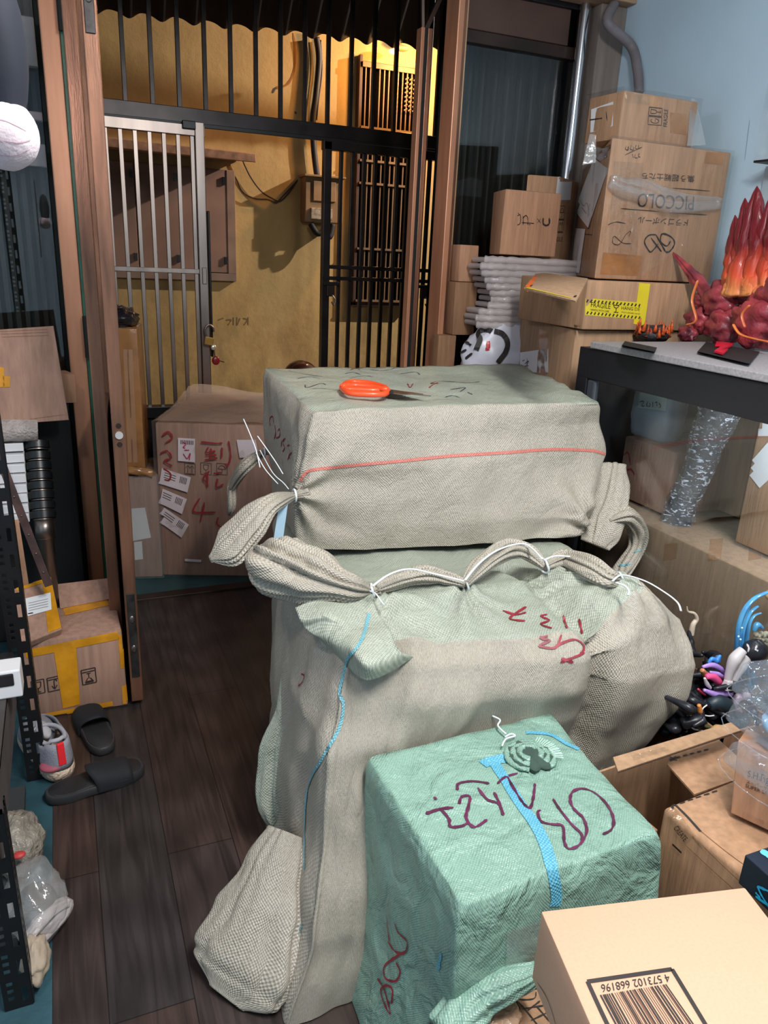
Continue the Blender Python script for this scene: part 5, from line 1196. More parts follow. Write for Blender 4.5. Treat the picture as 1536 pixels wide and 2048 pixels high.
icons(TT, [(92, 1357), (122, 1350), (126, 1377), (95, 1384)], INK, t, ['hook'], w=.003); icons(TT, [(60, 1363), (89, 1357), (92, 1384), (64, 1390)], INK, t, ['glass'], w=.003)
patch(TT, [(126, 1218), (230, 1196), (236, 1207), (130, 1232)], TAPE_YELLOW, 'tape', t, off=.002)
G().slab(P(115, 1168, z=.36), P(217, 1156, z=.36), P(228, 1196, z=.305), P(120, 1217, z=.302), .005, .001).obj('open_flap', KRAFT_PINK, t)
t = thing('padded_carton', 'thin taped cardboard packet with a white address label, lying on the yellow-taped carton', 'box', P(80, 1290, z=.3))
q4 = [P(20, 1180, z=.42), P(102, 1152, z=.43), P(124, 1258, z=.325), P(42, 1290, z=.315)]
o = G().slab(q4[0], q4[1], q4[2], q4[3], .03, .004).obj('packet', KRAFT_PINK, t); TT = bvh(o)
patch(TT, [(85, 1163), (101, 1156), (122, 1256), (96, 1266)], TAPE_YELLOW, 'tape', t, off=.002); patch(TT, [(32, 1176), (100, 1155), (101, 1162), (33, 1183)], TAPE_YELLOW, 'tape', t, off=.002)
patch(TT, [(51, 1198), (101, 1186), (103, 1220), (53, 1234)], PAPER, 'label', t, off=.003)
stroke(TT, [[(57, 1208 + 5 * k), (96, 1199 + 5 * k)] for k in range(4)], .0015, INKSOFT, 'print', t, off=.004, taper=False); stroke(TT, [[(56, 1229), (66, 1227)]], .005, INK, 'print', t, off=.004, taper=False)

# tall taped cartons standing in the porch at the left
q = [(.195, 3.60), (.358, 3.56), (.45, 3.86), (.22, 3.92)]
t, b, TT = crate('bubble_wrapped_carton', 'narrow carton in bubble wrap on the porch floor beside the big film-wrapped carton', q, 0.0, .52, KRAFT_PINK)
patch(TT, [(263, 1017), (290, 1015), (302, 1075), (266, 1082)], PAPER, 'label', t); patch(TT, [(268, 1084), (284, 1082), (286, 1118), (270, 1120)], PAPER, 'label', t)
wrap(t, q, 0, .51, BUBBLE, .014, n=24, amp=.012)
q = [(.165, 3.63), (.31, 3.58), (.36, 3.86), (.18, 3.9)]
t, b, TT = crate('tape_bound_carton', 'tall carton bound in shiny brown tape with black film on top, above the bubble-wrapped one', q, .535, 1.20, TAPE_BROWN, .006)
for u in (.2, .55): patch(TT, [(240 + 22 * u, 655), (250 + 24 * u, 655), (262 + 24 * u, 925), (252 + 22 * u, 925)], mat('pale_cardboard_%d' % int(u * 10), (176, 132, 100), .5), 'strip', t)
g = G(); g.ball((.245, 3.72, 1.235), .1, 30, 18, sc=(.85, 1.3, .5), fn=lambda d: 1 + .22 * noise.noise(d * 3) + .1 * noise.noise(d * 9)); g.obj('black_film', mat('shiny_black_film', (40, 38, 44), .18, var=.3, bump=.9, bscale=30), t, True, label='crumpled shiny black film')
g = G(); g.tube(spline([(.16, 3.6, .53), (.24, 3.575, .55), (.34, 3.57, .53)], 8), .02, 14, prof=lambda a, t_: 1 + .2 * math.sin(a * 4 + t_ * 18)); g.obj('gathered_tape', TAPE_BROWN, t, True)

# big film-wrapped carton in the porch
q = [(.362, 3.575), (.96, 3.375), (1.24, 4.11), (.67, 4.33)]
t, b, TT = crate('film_wrapped_carton', 'big pinkish carton wrapped in film with red handwriting and white labels, in the porch', q, .0, .775, KRAFT_PINK, .01)
for qq in ([(357, 874), (391, 876), (391, 923), (357, 920)], [(325, 934), (383, 953), (376, 983), (320, 965)], [(317, 971), (375, 996), (365, 1026), (312, 1000)], [(330, 1013), (379, 1047), (364, 1073), (314, 1037)], [(474, 878), (512, 878), (518, 912), (480, 914)], [(371, 1115), (404, 1117), (403, 1122), (371, 1120)]):
    o = patch(TT, qq, PAPER_PINK, 'label', t, off=.016)
    TL = bvh(o); L_ = lambda u, v: tuple(bil(qq, u, v))
    if qq[0][1] > 900 and qq[0][1] < 1100: stroke(TL, [[L_(.66 + .05 * k, .2), L_(.66 + .05 * k, .62)] for k in range(5)] + [[L_(.1, .3 + .15 * k), L_(.5, .3 + .15 * k)] for k in range(3)], .0035, INKSOFT, 'barcode', t, off=.001, taper=False)
    if qq[0][0] == 357: stroke(TL, [[L_(.15 + .1 * k, .12), L_(.15 + .1 * k, .3)] for k in range(8)], .004, INKSOFT, 'barcode', t, off=.001, taper=False)
REDP = mat('dull_red_marker', (150, 38, 42), .6)
stroke(TT, [[(403, 882), (432, 885), (446, 884)], [(418, 892), (414, 903), (432, 900)], [(412, 908), (434, 908)], [(423, 895), (422, 918)], [(410, 918), (436, 914)], [(445, 893), (444, 914)], [(458, 880), (462, 910), (456, 930), (450, 926)],
            [(420, 940), (408, 954), (416, 966)], [(416, 948), (416, 972)], [(428, 945), (444, 943)], [(436, 955), (434, 972), (448, 966)], [(401, 994), (390, 1012), (392, 1022), (432, 1022)], [(410, 1002), (402, 1042)], [(437, 1032), (435, 1046), (448, 1053), (454, 1048)],
            [(326, 870), (338, 862), (346, 874), (332, 884)], [(322, 905), (336, 900), (344, 914), (330, 920), (346, 930)], [(328, 935), (342, 945), (340, 958), (330, 957)]], .011, REDP, 'handwriting', t, off=.018)
stroke(TT, [[(368, 882), (374, 886), (368, 892), (372, 894)], [(370, 898), (380, 898)], [(368, 905), (376, 915), (382, 904), (380, 918)]], .006, mat('pink_marker', (196, 60, 96), .5), 'handwriting', t, off=.021)
icons(TT, [(368, 926), (392, 928), (392, 950), (368, 948)], INKSOFT, t, ['up'], w=.003); icons(TT, [(400, 925), (424, 927), (424, 950), (400, 948)], INKSOFT, t, ['glass'], w=.003); icons(TT, [(432, 926), (456, 928), (456, 950), (432, 948)], INKSOFT, t, ['rain'], w=.003)
wrap(t, q, 0, .77, film('porch_film', (235, 215, 210), .05, 16, .16, (1, 1, .35), body=.04), .012, n=30, amp=.014)
g = G(); bm_ = [Vector((p[0], p[1], .785)) for p in q]; pk_ = Vector((.72, 4.2, .84))
n2 = 16; vs = []
for jy in range(n2 + 1):
    for ix in range(n2 + 1):
        u, v = ix / n2, jy / n2; p = bm_[0] * (1 - u) * (1 - v) + bm_[1] * u * (1 - v) + bm_[2] * u * v + bm_[3] * (1 - u) * v
        p = p + Vector((0, 0, .05 * math.exp(-((u - .08) ** 2 + (v - .85) ** 2) * 9) + .012 * noise.noise(Vector((u * 5, v * 14, 2))))); vs.append(p)
g.add(vs, [(jy * (n2 + 1) + ix, jy * (n2 + 1) + ix + 1, (jy + 1) * (n2 + 1) + ix + 1, (jy + 1) * (n2 + 1) + ix) for jy in range(n2) for ix in range(n2)])
g.obj('tented_film', film('tented_film', (200, 180, 165), .10, 12, .18, body=.35), t, True)

# ---- shoes
def outline(L, W, n=40, waist=.16):
    """sole outline, heel at 0, toe at L along +x"""
    out = []
    for k in range(n):
        a = 2 * math.pi * k / n; x = math.cos(a); y = math.sin(a)
        w_ = W / 2 * (1 + .10 * x - waist * math.exp(-((x + .15) / .35) ** 2))
        sx = math.copysign(abs(x) ** .8, x); sy = math.copysign(abs(y) ** .72, y)
        out.append(Vector((L / 2 + sx * L / 2, sy * w_, 0)))
    return out
def placed(g, origin, ang):
    c, s = math.cos(ang), math.sin(ang); o = Vector(origin)
    g.v = [Vector((o.x + p.x * c - p.y * s, o.y + p.x * s + p.y * c, o.z + p.z)) for p in g.v]; return g
def layers(g, ol, zs):
    """stack of scaled outlines: (z, inset)"""
    n = len(ol); c = sum(ol, Vector()) / n; vs = []
    for z, ins in zs:
        for p in ol: d = (p - c); vs.append(c + d * (1 - ins / max(d.length, .01)) + Vector((0, 0, z)))
    k = len(zs)
    return g.add(vs, [tuple(reversed(range(n))), tuple(range((k - 1) * n, k * n))] + [(i * n + j, i * n + (j + 1) % n, (i + 1) * n + (j + 1) % n, (i + 1) * n + j) for i in range(k - 1) for j in range(n)])
SOLE = mat('matt_black_foam', (30, 30, 32), .65, bump=.1, bscale=200); RIM = mat('dark_grey_foam_edge', (52, 52, 54), .5); STRAP = mat('dark_navy_neoprene', (22, 24, 30), .8)
def slide(label, origin, ang, group='pair of black slide sandals'):
    o = Vector(origin); t = thing('slide_sandal', label, 'sandal', o, group); ol = outline(.285, .108)
    placed(layers(G(), ol, [(0, .006), (.006, 0), (.026, -.001), (.031, .003)]), o, ang).obj('sole', RIM, t, 50)
    placed(layers(G(), ol, [(.026, .008), (.030, .008), (.033, .012)]), o, ang).obj('footbed', SOLE, t, 50)
    g = G(); vs = []; nx_, na = 10, 18
    for i in range(nx_ + 1):
        u = i / nx_; x = .135 + .105 * u
        w_ = .052 + .002 * math.sin(u * 3); h = .062 - .018 * u
        for k in range(na + 1):
            a = math.pi * k / na; sl = .02 * (1 - u) * math.sin(a) ** 2
            for r in (1, .93): vs.append(Vector((x - sl * (1 if i == 0 else .5), math.cos(a) * w_ * r, .012 + math.sin(a) ** .8 * h * r)))
    W_ = 2 * (na + 1); fs = []
    for i in range(nx_):
        for k in range(na):
            for s_ in (0, 1): fs.append((i * W_ + 2 * k + s_, i * W_ + 2 * k + 2 + s_, (i + 1) * W_ + 2 * k + 2 + s_, (i + 1) * W_ + 2 * k + s_))
    for i in (0, nx_):
        for k in range(na): fs.append((i * W_ + 2 * k, i * W_ + 2 * k + 1, i * W_ + 2 * k + 3, i * W_ + 2 * k + 2))
    placed(g.add(vs, fs), o, ang).obj('strap', STRAP, t, True)
s0, s1 = P(92, 1612, z=.0), P(276, 1552, z=.0)
slide('black slide sandal lying across the floor in front of the sneaker', (s0.x, s0.y + .015, 0), math.atan2(s1.y - s0.y, s1.x - s0.x) + .02)
s0, s1 = P(212, 1512, z=.0), P(185, 1432, z=.0)
slide('black slide sandal pointing at the yellow-taped carton, behind the sneaker', (s0.x, s0.y, 0), math.atan2(2.44 - s0.y, s1.x - s0.x - .02))
# sneaker
hp = P(130, 1566, z=0.0); ang = math.atan2(.30, -.10); o = Vector((hp.x, hp.y, 0)); t = thing('sneaker', 'grey running shoe with cream sole and bright red heel tab', 'shoe', o)
ol = outline(.31, .122)
placed(layers(G(), ol, [(0, .016), (.010, .004), (.028, -.004), (.044, -.001), (.05, .006)]), o, ang).obj('sole', mat('cream_rubber_sole', (216, 190, 168), .55, bump=1.0, bscale=70), t, True)
g = G(); vs = []; n = 40; LV = [(.046, .0, 0), (.066, .002, 0), (.086, .007, 0), (.104, .012, 0), (.118, .016, 0)]
c = Vector((.12, 0, 0)); rings_ = []
for k_, (z, ins, _) in enumerate(LV):
    for p in ol:
        u = p.x / .31; top_h = 1.0 - .50 * max(0, (u - .42)) / .58
        zz_ = .046 + (z - .046) * (top_h if u > .4 else 1)
        q_ = Vector((p.x * (1 - .02 * k_), p.y * (1 - ins * 9 * (1 if u > .4 else .8)), 0)); q_.x += .012 * (k_ / 4) ** 2 * (1 - u) 
        vs.append(q_ + Vector((0, 0, zz_ + (.016 * (k_ / 4) ** 2 if u < .12 else 0))))
fs = [(i * n + j, i * n + (j + 1) % n, (i + 1) * n + (j + 1) % n, (i + 1) * n + j) for i in range(4) for j in range(n)]
g.add(vs, fs)
GREYUP = mat('grey_knit_upper', (150, 150, 160), .7, bump=.3, bscale=250)
placed(g, o, ang).obj('upper', GREYUP, t, True).modifiers.new('s', 'SOLIDIFY').thickness = .005
g = G(); g.tube([Vector((.095 + .068 * math.cos(a_), .036 * math.sin(a_), .120 - .006 * math.cos(a_) + (.012 if math.cos(a_) < -.8 else 0))) for a_ in [k * math.pi / 14 for k in range(29)]], .0065, 10)
placed(g, o, ang).obj('collar', mat('pale_grey_collar', (178, 176, 184), .7), t, True)
g = G(); g.ball((.225, 0, .062), .062, 24, 14, sc=(1.3, .78, .6)); placed(g, o, ang).obj('toe_box', GREYUP, t, True)
g = G(); g.ball((.17, 0, .095), .034, 20, 12, sc=(1.5, .6, .55)); placed(g, o, ang).obj('tongue', mat('white_grey_tongue', (196, 192, 196), .7), t, True)
for k in range(4):
    g = G(); x = .155 + .024 * k; g.tube(spline([(x, -.036, .092 - .006 * k), (x + .006, 0, .117 - .009 * k), (x, .036, .092 - .006 * k)], 6), .0032, 8); placed(g, o, ang).obj('lace', mat('silver_lace%d' % k, (206, 202, 206), .5), t, True)
g = G(); g.hexa([(-.002, -.011, .066), (.004, -.011, .066), (.004, .011, .066), (-.002, .011, .066)], [(.003, -.010, .138), (.012, -.010, .138), (.012, .010, .138), (.003, .010, .138)], .002); placed(g, o, ang).obj('heel_tab', mat('bright_red_fabric', (250, 44, 52), .5), t, label='bright red heel tab')
g = G(); g.ball((.034, .02, .056), .036, 24, 12, sc=(.98, 1.02, .42)); placed(g, o, ang).obj('heel_panel', mat('dull_rose_panel', (172, 84, 100), .6), t, True)

# ---- black slotted-angle rack, box on it, bags
def slotted(name, label, x, y, z0, z1, lean=(0, 0)):
    t = thing(name, label, 'rack', (x, y, z0), 'slotted rack uprights')
    def sheet_(p0, du, w_):
        """one flange of the angle with real slots cut through"""
        g = G(); ds = Vector((lean[0], lean[1], 1)); hgt = z1 - z0; pitch = .076; k = int(hgt / pitch) + 1; th = Vector((du.y, -du.x, 0)) * .002
        def quad_(u0, u1, a, b): 
            p = [p0 + du * u0 + ds * a, p0 + du * u1 + ds * a, p0 + du * u1 + ds * b, p0 + du * u0 + ds * b]; g.hexa([p[0], p[1], p[1] + th, p[0] + th], [p[3], p[2], p[2] + th, p[3] + th])
        for i in range(k):
            a, b = i * pitch, min((i + 1) * pitch, hgt)
            if b - a < pitch * .5: quad_(0, w_, a, b); continue
            s0, s1 = a + pitch * .2, a + pitch * .72
            quad_(0, w_ * .56, a, s0) ; quad_(w_ * .56, w_, a, s0)
            quad_(w_ * .56, w_ * .66, s0, s1); quad_(w_ * .86, w_, s0, s1); quad_(w_ * .56, w_, s1, b)
            quad_(0, w_ * .18, s0, b); quad_(w_ * .40, w_ * .56, s0, b)
            for c_ in range(3):
                z_ = s0 + (b - s0) * c_ / 3; quad_(w_ * .18, w_ * .40, z_, z_ + (b - s0) / 3 * .45)
        return g
    sheet_(Vector((x - .055, y, z0)), Vector((1, 0, 0)), .055).obj('flange', BLACK, t)
    sheet_(Vector((x, y, z0)), Vector((0, 1, 0)), .04).obj('flange', BLACK, t)
    return t
fpt = P(95, 1555, z=0)
slotted('rack_upright', 'black slotted steel rack upright standing by the sneaker', fpt.x, fpt.y, 0, 2.2, (-.012, 0))
slotted('rack_upright', 'black slotted steel rack upright nearest the camera at bottom left', -.178, 1.36, 0, .50, (-.012, 0)).name = 'rack_upright'
t = thing('shelf', 'dark grey draped rack shelf at the left edge carrying the white camera', 'shelf', (-.4, 1.75, .42))
G().box(-.62, -.205, 1.40, 2.06, .452, .468, .003).obj('shelf_board', mat('dark_grey_sheet', (66, 62, 60), .6, bump=.5, bscale=9), t)
G().box(-.62, -.2, 2.05, 2.08, .41, .47, .002).obj('shelf_rail', BLACK, t); G().box(-.215, -.205, 1.40, 2.06, .32, .466, .002).obj('drape', mat('grey_drape', (84, 76, 74), .7, bump=.5, bscale=12), t)
G().box(-.62, -.21, 1.5, 2.05, .02, .05, .002).obj('lower_board', mat('grey_lower_board', (60, 62, 64), .6), t)
c = P(22, 1392, z=.47)
t = thing('white_camera_box', 'small white device with a dark window on the rack shelf', 'camera', c)
G().box(c.x - .07, c.x + .028, c.y - .01, c.y + .06, .469, .545, .004).obj('body', WHITEPLASTIC, t); G().box(c.x - .035, c.x + .012, c.y - .0125, c.y - .009, .505, .538, .003).obj('window', mat('dark_window', (40, 38, 40), .3), t)
G().tube([(c.x - .05, c.y - .015, .487), (c.x - .05, c.y - .008, .487)], .012, 16).obj('lens', mat('grey_lens', (110, 110, 112), .3), t)
BAGM = film('thin_plastic_bag', (235, 232, 230), .10, 12, .15, (1, 1, 1), body=.17)
def bagblob(name, label, c, r, sc, m_, seed, sub=None, rough_=.2):
    t = thing(name, label, 'bag', (c.x, c.y, max(0, c.z - r * sc[2])))
    G().ball(c, r, 40, 28, sc=sc, fn=lambda d: 1 + rough_ * noise.noise(d * 2.2 + Vector((seed, 0, 0))) + .08 * noise.noise(d * 6 + Vector((0, seed, 0))) - .05 * abs(noise.noise(d * 11))).obj('bag_body', m_, t, True)
    return t
c = P(30, 1690, z=.09); t = bagblob('bubble_bag', 'crumpled bubble-wrap bag with a red spot under the rack shelf', c, .085, (.8, 1, .95), mat('crumpled_bubble', (170, 160, 146), .28, bump=.9, bscale=70, col2=(110, 104, 96), vscale=16), 3)
G().ball(P(38, 1710, z=.14), .012, 12, 8, sc=(1.3, 1, .6)).obj('red_spot', mat('red_label_spot', (190, 60, 60), .5), t, True)
c = P(70, 1800, z=.08); t = bagblob('plastic_bag', 'thin clear plastic bag slumped on the floor beside the near rack upright', c, .09, (.75, 1.15, .85), BAGM, 8)
G().ball(c - Vector((0, 0, .02)), .06, 20, 14, sc=(.8, 1.1, .7)).obj('contents', mat('grey_bag_contents', (64, 64, 64), .7), t, True)
q_ = [P(55, 1875, z=.07), P(90, 1830, z=.08), P(134, 1802, z=.06), P(122, 1835, z=.05), P(70, 1895, z=.04)]
G().tube(spline(q_, 6), .016, 14, flat=.5, prof=lambda a, u: 1 + .3 * math.sin(a * 4 + u * 8)).obj('twisted_handle', mat('milky_plastic', (190, 180, 178), .3, bump=.4, bscale=40), t, True)
c = P(70, 1915, z=.04); bagblob('paper_bag', 'small beige paper bag on the teal floor at bottom left', c, .05, (.6, 1.3, .8), mat('beige_paper_bag', (178, 160, 140), .7, bump=.3, bscale=30), 5)

# caps hanging top left
c = P(10, 268, y=1.05)
t = thing('cotton_hat', 'pale pink-white cap hanging at the top left edge', 'cap', c)
PINKW = mat('pinkish_white_cotton', (240, 220, 226), .8, bump=.15, bscale=200)
cw = G().ball(c + Vector((0, 0, -.0)), .043, 30, 20, sc=(.85, 1, .9), fn=lambda d: 1 + .03 * noise.noise(d * 3)).obj('crown', PINKW, t, True)
stroke(bvh(cw), [[(-20, 238), (5, 240), (30, 250), (52, 262)], [(-20, 275), (10, 283), (40, 285), (60, 280)], [(-15, 305), (10, 312), (35, 310), (55, 300)]], .0012, mat('pink_stitching', (214, 176, 186), .8), 'stitching', t, off=.0006, taper=False)
c2 = P(-2, 96, y=1.05)
t = thing('cloth_bag', 'dark navy cloth bag hanging above the pale cap at top left', 'bag', c2)
G().ball(c2, .04, 30, 20, sc=(.72, 1, 2.1), fn=lambda d: 1 + .05 * noise.noise(d * 3)).obj('bag_body', mat('dark_navy_cloth', (34, 38, 50), .8), t, True)
t = thing('hook', 'steel hook strip holding the caps at the left edge', 'hook', c2 + Vector((-.05, 0, .1))); G().tube([c2 + Vector((-.045, .03, .16)), c2 + Vector((-.045, .03, -.3))], .004, 8).obj('rod', STEEL, t)

# ------------------------------------------------------------------ right foreground
ZG = .515
gq = [xy(P(727, 1512, z=ZG)), xy(P(915, 1828, z=ZG)), xy(P(1338, 1672, z=ZG)), xy(P(1100, 1418, z=ZG))]
grn = thing('green_parcel', 'green woven parcel with purple handwriting, on the floor in front of the grey ones', 'parcel', (.8, 1.1, 0))
A_, B_, C_, D_ = [Vector(p) for p in gq]; ab, bc = (A_ + B_) / 2, (B_ + C_) / 2
o2 = lambda v, dx, dy: (v.x + dx, v.y + dy)
lv = [(.004, [o2(A_, -.06, .0), o2(ab, -.07, 0), o2(B_, -.06, .06), o2(bc, 0, .14), o2(C_, -.02, .12), o2(D_, 0, 0)]),
      (.16, [o2(A_, -.025, 0), o2(ab, -.04, 0), o2(B_, -.03, .05), o2(bc, 0, .10), o2(C_, -.01, .09), o2(D_, 0, 0)]),
      (.24, [o2(A_, -.015, 0), o2(ab, -.02, 0), o2(B_, -.012, .035), o2(bc, 0, .07), o2(C_, 0, .06), o2(D_, 0, 0)]),
      (.27, [o2(A_, -.01, 0), o2(ab, -.015, 0), o2(B_, -.002, -.006), o2(bc, 0, -.004), o2(C_, .004, -.004), o2(D_, 0, 0)]),
      (.36, [o2(A_, -.004, 0), o2(ab, -.008, 0), o2(B_, .0, -.012), o2(bc, 0, -.008), o2(C_, .006, -.008), o2(D_, 0, 0)]),
      (.43, [o2(A_, 0, 0), o2(ab, 0, 0), o2(B_, .0, -.006), o2(bc, 0, -.002), o2(C_, .004, -.002), o2(D_, 0, 0)]),
      (ZG, [o2(A_, .004, 0), o2(ab, .004, 0), o2(B_, .008, .008), o2(bc, 0, .010), o2(C_, -.008, .006), o2(D_, -.004, -.006)])]
kg = P(1060, 1515, z=ZG + .004)
g = sack(lv, rows=80, per=420, smooth=9, wr=.005, seed=21.7, top_bulge=.003, knots=[(kg, .16, 11, .004)])
cl3 = split(g, 'x', SACK_GREEN, SACK_GREEN, grn); T3 = bvh(cl3)
g = G()
for k, (r_, h_) in enumerate(((.052, .004), (.038, .009), (.024, .013))):
    pts = [kg + Vector((math.cos(a_) * r_ * 1.0, math.sin(a_) * r_ * .95, h_)) for a_ in [i_ * math.pi / 16 for i_ in range(-6, 22)]]
    g.tube(pts, .0065, 12, flat=.7, prof=lambda a, u, k=k: 1 + .25 * math.sin(u * 26 + a * 3 + k))
g.ball(kg + Vector((0, 0, .004)), .05, 36, 14, sc=(1, 1, .22), fn=lambda d: 1 + .12 * math.sin(9 * math.atan2(d.y, d.x)) + .1 * noise.noise(d * 4))
g.obj('rosette', SACK_GREEN, grn, True)
fr_ = G()
for k in range(16):
    a_ = -.5 + k * .085; p = kg + Vector((math.cos(a_) * .05, math.sin(a_) * .05, .008)); fr_.tube([p, p + Vector((math.cos(a_) * .022, math.sin(a_) * .02, .001 * (k % 3)))], .0012, 5)
fr_.obj('frayed_edge', mat('pale_green_fringe', (190, 224, 206), .6), grn)
for pts in ([(985, 1432), (1000, 1440), (996, 1452), (1012, 1468)], [(1004, 1492), (1012, 1478), (1030, 1472), (1022, 1468), (1010, 1474)]):
    G().tube(spline([P(a, b, z=ZG + .014) for a, b in pts], 6), .0022, 8).obj('white_string', TIE, grn, True)
stroke(T3, [[(965, 1530), (985, 1522), (1040, 1512)], [(985, 1522), (1010, 1560), (1040, 1608), (1070, 1650), (1090, 1690), (1104, 1740), (1112, 1790), (1108, 1812)]], .024, WSTRIPE_CYAN, 'blue_stripe', grn, off=.002, taper=False)
stroke(T3, [[(1052, 1466), (1100, 1470), (1140, 1492), (1190, 1512)]], .012, WSTRIPE_CYAN, 'blue_stripe', grn, off=.002, taper=False)
stroke(T3, [[(877, 1940), (882, 1918), (884, 1905)]], .012, WSTRIPE_CYAN, 'blue_stripe', grn, off=.002)
gc = lambda a, b: (936 + a / 2.56, 1400 + b / 2.56)
gd = lambda a, b: (400 + a / 2.16, 1100 + b / 2.16)
TXT = [[(690, 692), (735, 665), (744, 610), (712, 540), (650, 480), (585, 457), (535, 475), (523, 520), (545, 565), (590, 610), (607, 680), (570, 745), (515, 765), (492, 725), (484, 650), (430, 640), (375, 625), (357, 580), (372, 568)], [(435, 510), (470, 565), (530, 640), (580, 690), (584, 735)],
       [(150, 432), (190, 398), (255, 378)], [(200, 395), (230, 450), (280, 530), (317, 556), (335, 500), (342, 432)]]
TX2 = [[(975, 1142), (1040, 1122), (1095, 1116)], [(1012, 1070), (1020, 1082)], [(1040, 1122), (1075, 1165), (1082, 1198), (1130, 1196), (1160, 1180)], [(1112, 1040), (1118, 1012), (1180, 1002), (1250, 1012)], [(1120, 1100), (1130, 1070), (1165, 1068), (1160, 1110), (1150, 1160), (1185, 1200), (1240, 1168)],
       [(1200, 1030), (1240, 1080), (1290, 1100), (1310, 1150)], [(1270, 1050), (1300, 1110)]]
stroke(T3, [[gc(*p) for p in l] for l in TXT], .0075, PURPLE_INK, 'handwriting', grn, off=.0025)
stroke(T3, [[gd(*p) for p in l] for l in TX2], .0085, PURPLE_INK, 'handwriting', grn, off=.0025)
stroke(T3, [[gd(*p) for p in l] for l in ([(810, 1575), (815, 1640), (822, 1690)], [(815, 1690), (850, 1735), (890, 1735), (898, 1690), (860, 1650), (845, 1610)], [(885, 1740), (845, 1760), (800, 1800), (805, 1850), (850, 1860), (868, 1820), (850, 1780)], [(770, 1850), (800, 1900), (825, 2000), (800, 1960), (785, 1900), (810, 1880), (835, 1900), (830, 1960)])], .006, RED_INK, 'handwriting', grn, off=.0025)
patch(T3, [(1012, 1860), (1078, 1838), (1072, 1940), (1008, 1958)], FILM_HEAVY, 'clear_tape', grn, off=.004)
g = ear([P(1075, 1945, y=.80), P(1000, 1975, y=.81), P(950, 2000, y=.82), P(890, 2070, y=.8)], [.02, .036, .05, .05], [.8, .7, .6, .5], 5, .2, seed=3.9)
g.obj('loose_cloth', SACK_GREEN, grn, True)

# ---- cartons at the lower right
ZB = .62
a, b_ = P(1082, 1822, z=ZB), P(1490, 1774, z=ZB); l0 = P(1180, 2048, z=ZB); r0 = P(1536, 1830, z=ZB)
dl = (l0 - a).normalized(); u_ = (b_ - a)
qS = [xy(a + dl * .42), xy(b_ + dl * .42), xy(b_), xy(a)]
t, b, TT = crate('smooth_carton', 'smooth tan carton with a framed barcode on top, nearest the camera at lower right', qS, ZB - .135, ZB, KRAFT_SMOOTH, .003, wob=0)
def L2(u, v): return tuple(bil([(1345, 1965), (1202, 1989), (1198, 1972), (1338, 1948)], u, v))
stroke(TT, [[(1175, 1964), (1344, 1939)], [(1344, 1939), (1405, 2040), (1440, 2100)], [(1175, 1964), (1210, 2040), (1250, 2120)]], .0058, INK, 'barcode_frame', t, off=.0012, taper=False)
text(TT, [(1342, 1964), (1204, 1986), (1201, 1970), (1336, 1949)], '4 573102 668196', INK, 'printed_digits', t, off=.0012)
random.seed(12); u = 0; bars = []
BARB = mat('brown_barcode_ink', (120, 78, 60), .6)
while u < 1:
    w_ = random.choice([.008, .008, .016, .022]); top_ = Vector((1201 + 132 * u, 1991 - 22 * u)); bot_ = Vector((1201 + 132 * u + 50 + 18 * u, 1991 - 22 * u + 95 + 3 * u))
    bars.append((w_, [tuple(top_), tuple(bot_)])); u += w_ + random.choice([.01, .016, .024])
for wd in (.008, .016, .022):
    stroke(TT, [l for w_, l in bars if w_ == wd], wd * .105, INK if wd > .01 else BARB, 'barcode', t, off=.0012, taper=False)
stroke(TT, [[(1076, 1965), (1092, 1990), (1104, 2020), (1112, 2048)]], .002, INK, 'pen_line', t, off=.0012)
t2, b2, TU = crate('hidden_carton', 'carton under the smooth tan one with the barcode, mostly hidden', [(p[0] + (.06 if i in (0, 3) else 0), p[1] - .0) for i, p in enumerate(qS)], 0, ZB - .137, KRAFT, .004)
q = [xy(P(925, 2060, z=.2)), xy(P(985, 2200, z=.2)), xy(P(1240, 2120, z=.2)), xy(P(1095, 1975, z=.2))]
q = [(.50, .62), (.60, .50), (.69, .62), (.60, .80)]
t, b, TT = crate('scribbled_carton', 'carton with black pen scribbles low between the green parcel and the smooth carton', [xy(P(925, 2150, z=.26)), xy(P(1150, 2200, z=.26)), xy(P(1130, 1965, z=.26)), xy(P(985, 1990, z=.26))], 0, .26, KRAFT, .004)
stroke(TT, [[(1020, 2008), (1034, 2004), (1060, 2032), (1085, 2065)], [(1030, 2000), (1040, 2020)], [(1055, 2022), (1080, 2003)], [(1050, 2018), (1088, 2012)], [(1072, 2012), (1100, 2045)], [(1062, 2042), (1095, 2026)], [(1000, 1992), (1040, 2000), (1068, 1998), (1072, 1985)]], .003, INK, 'handwriting', t, off=.002)
G().ball(P(985, 2040, z=.285), .045, 30, 18, sc=(1.2, .9, .4), fn=lambda d: 1 + .2 * noise.noise(d * 4) + .1 * noise.noise(d * 9)).obj('tape_ball', mat('crumpled_brown_tape', (196, 158, 128), .2, bump=.8, bscale=50, coat=.4), t, True)

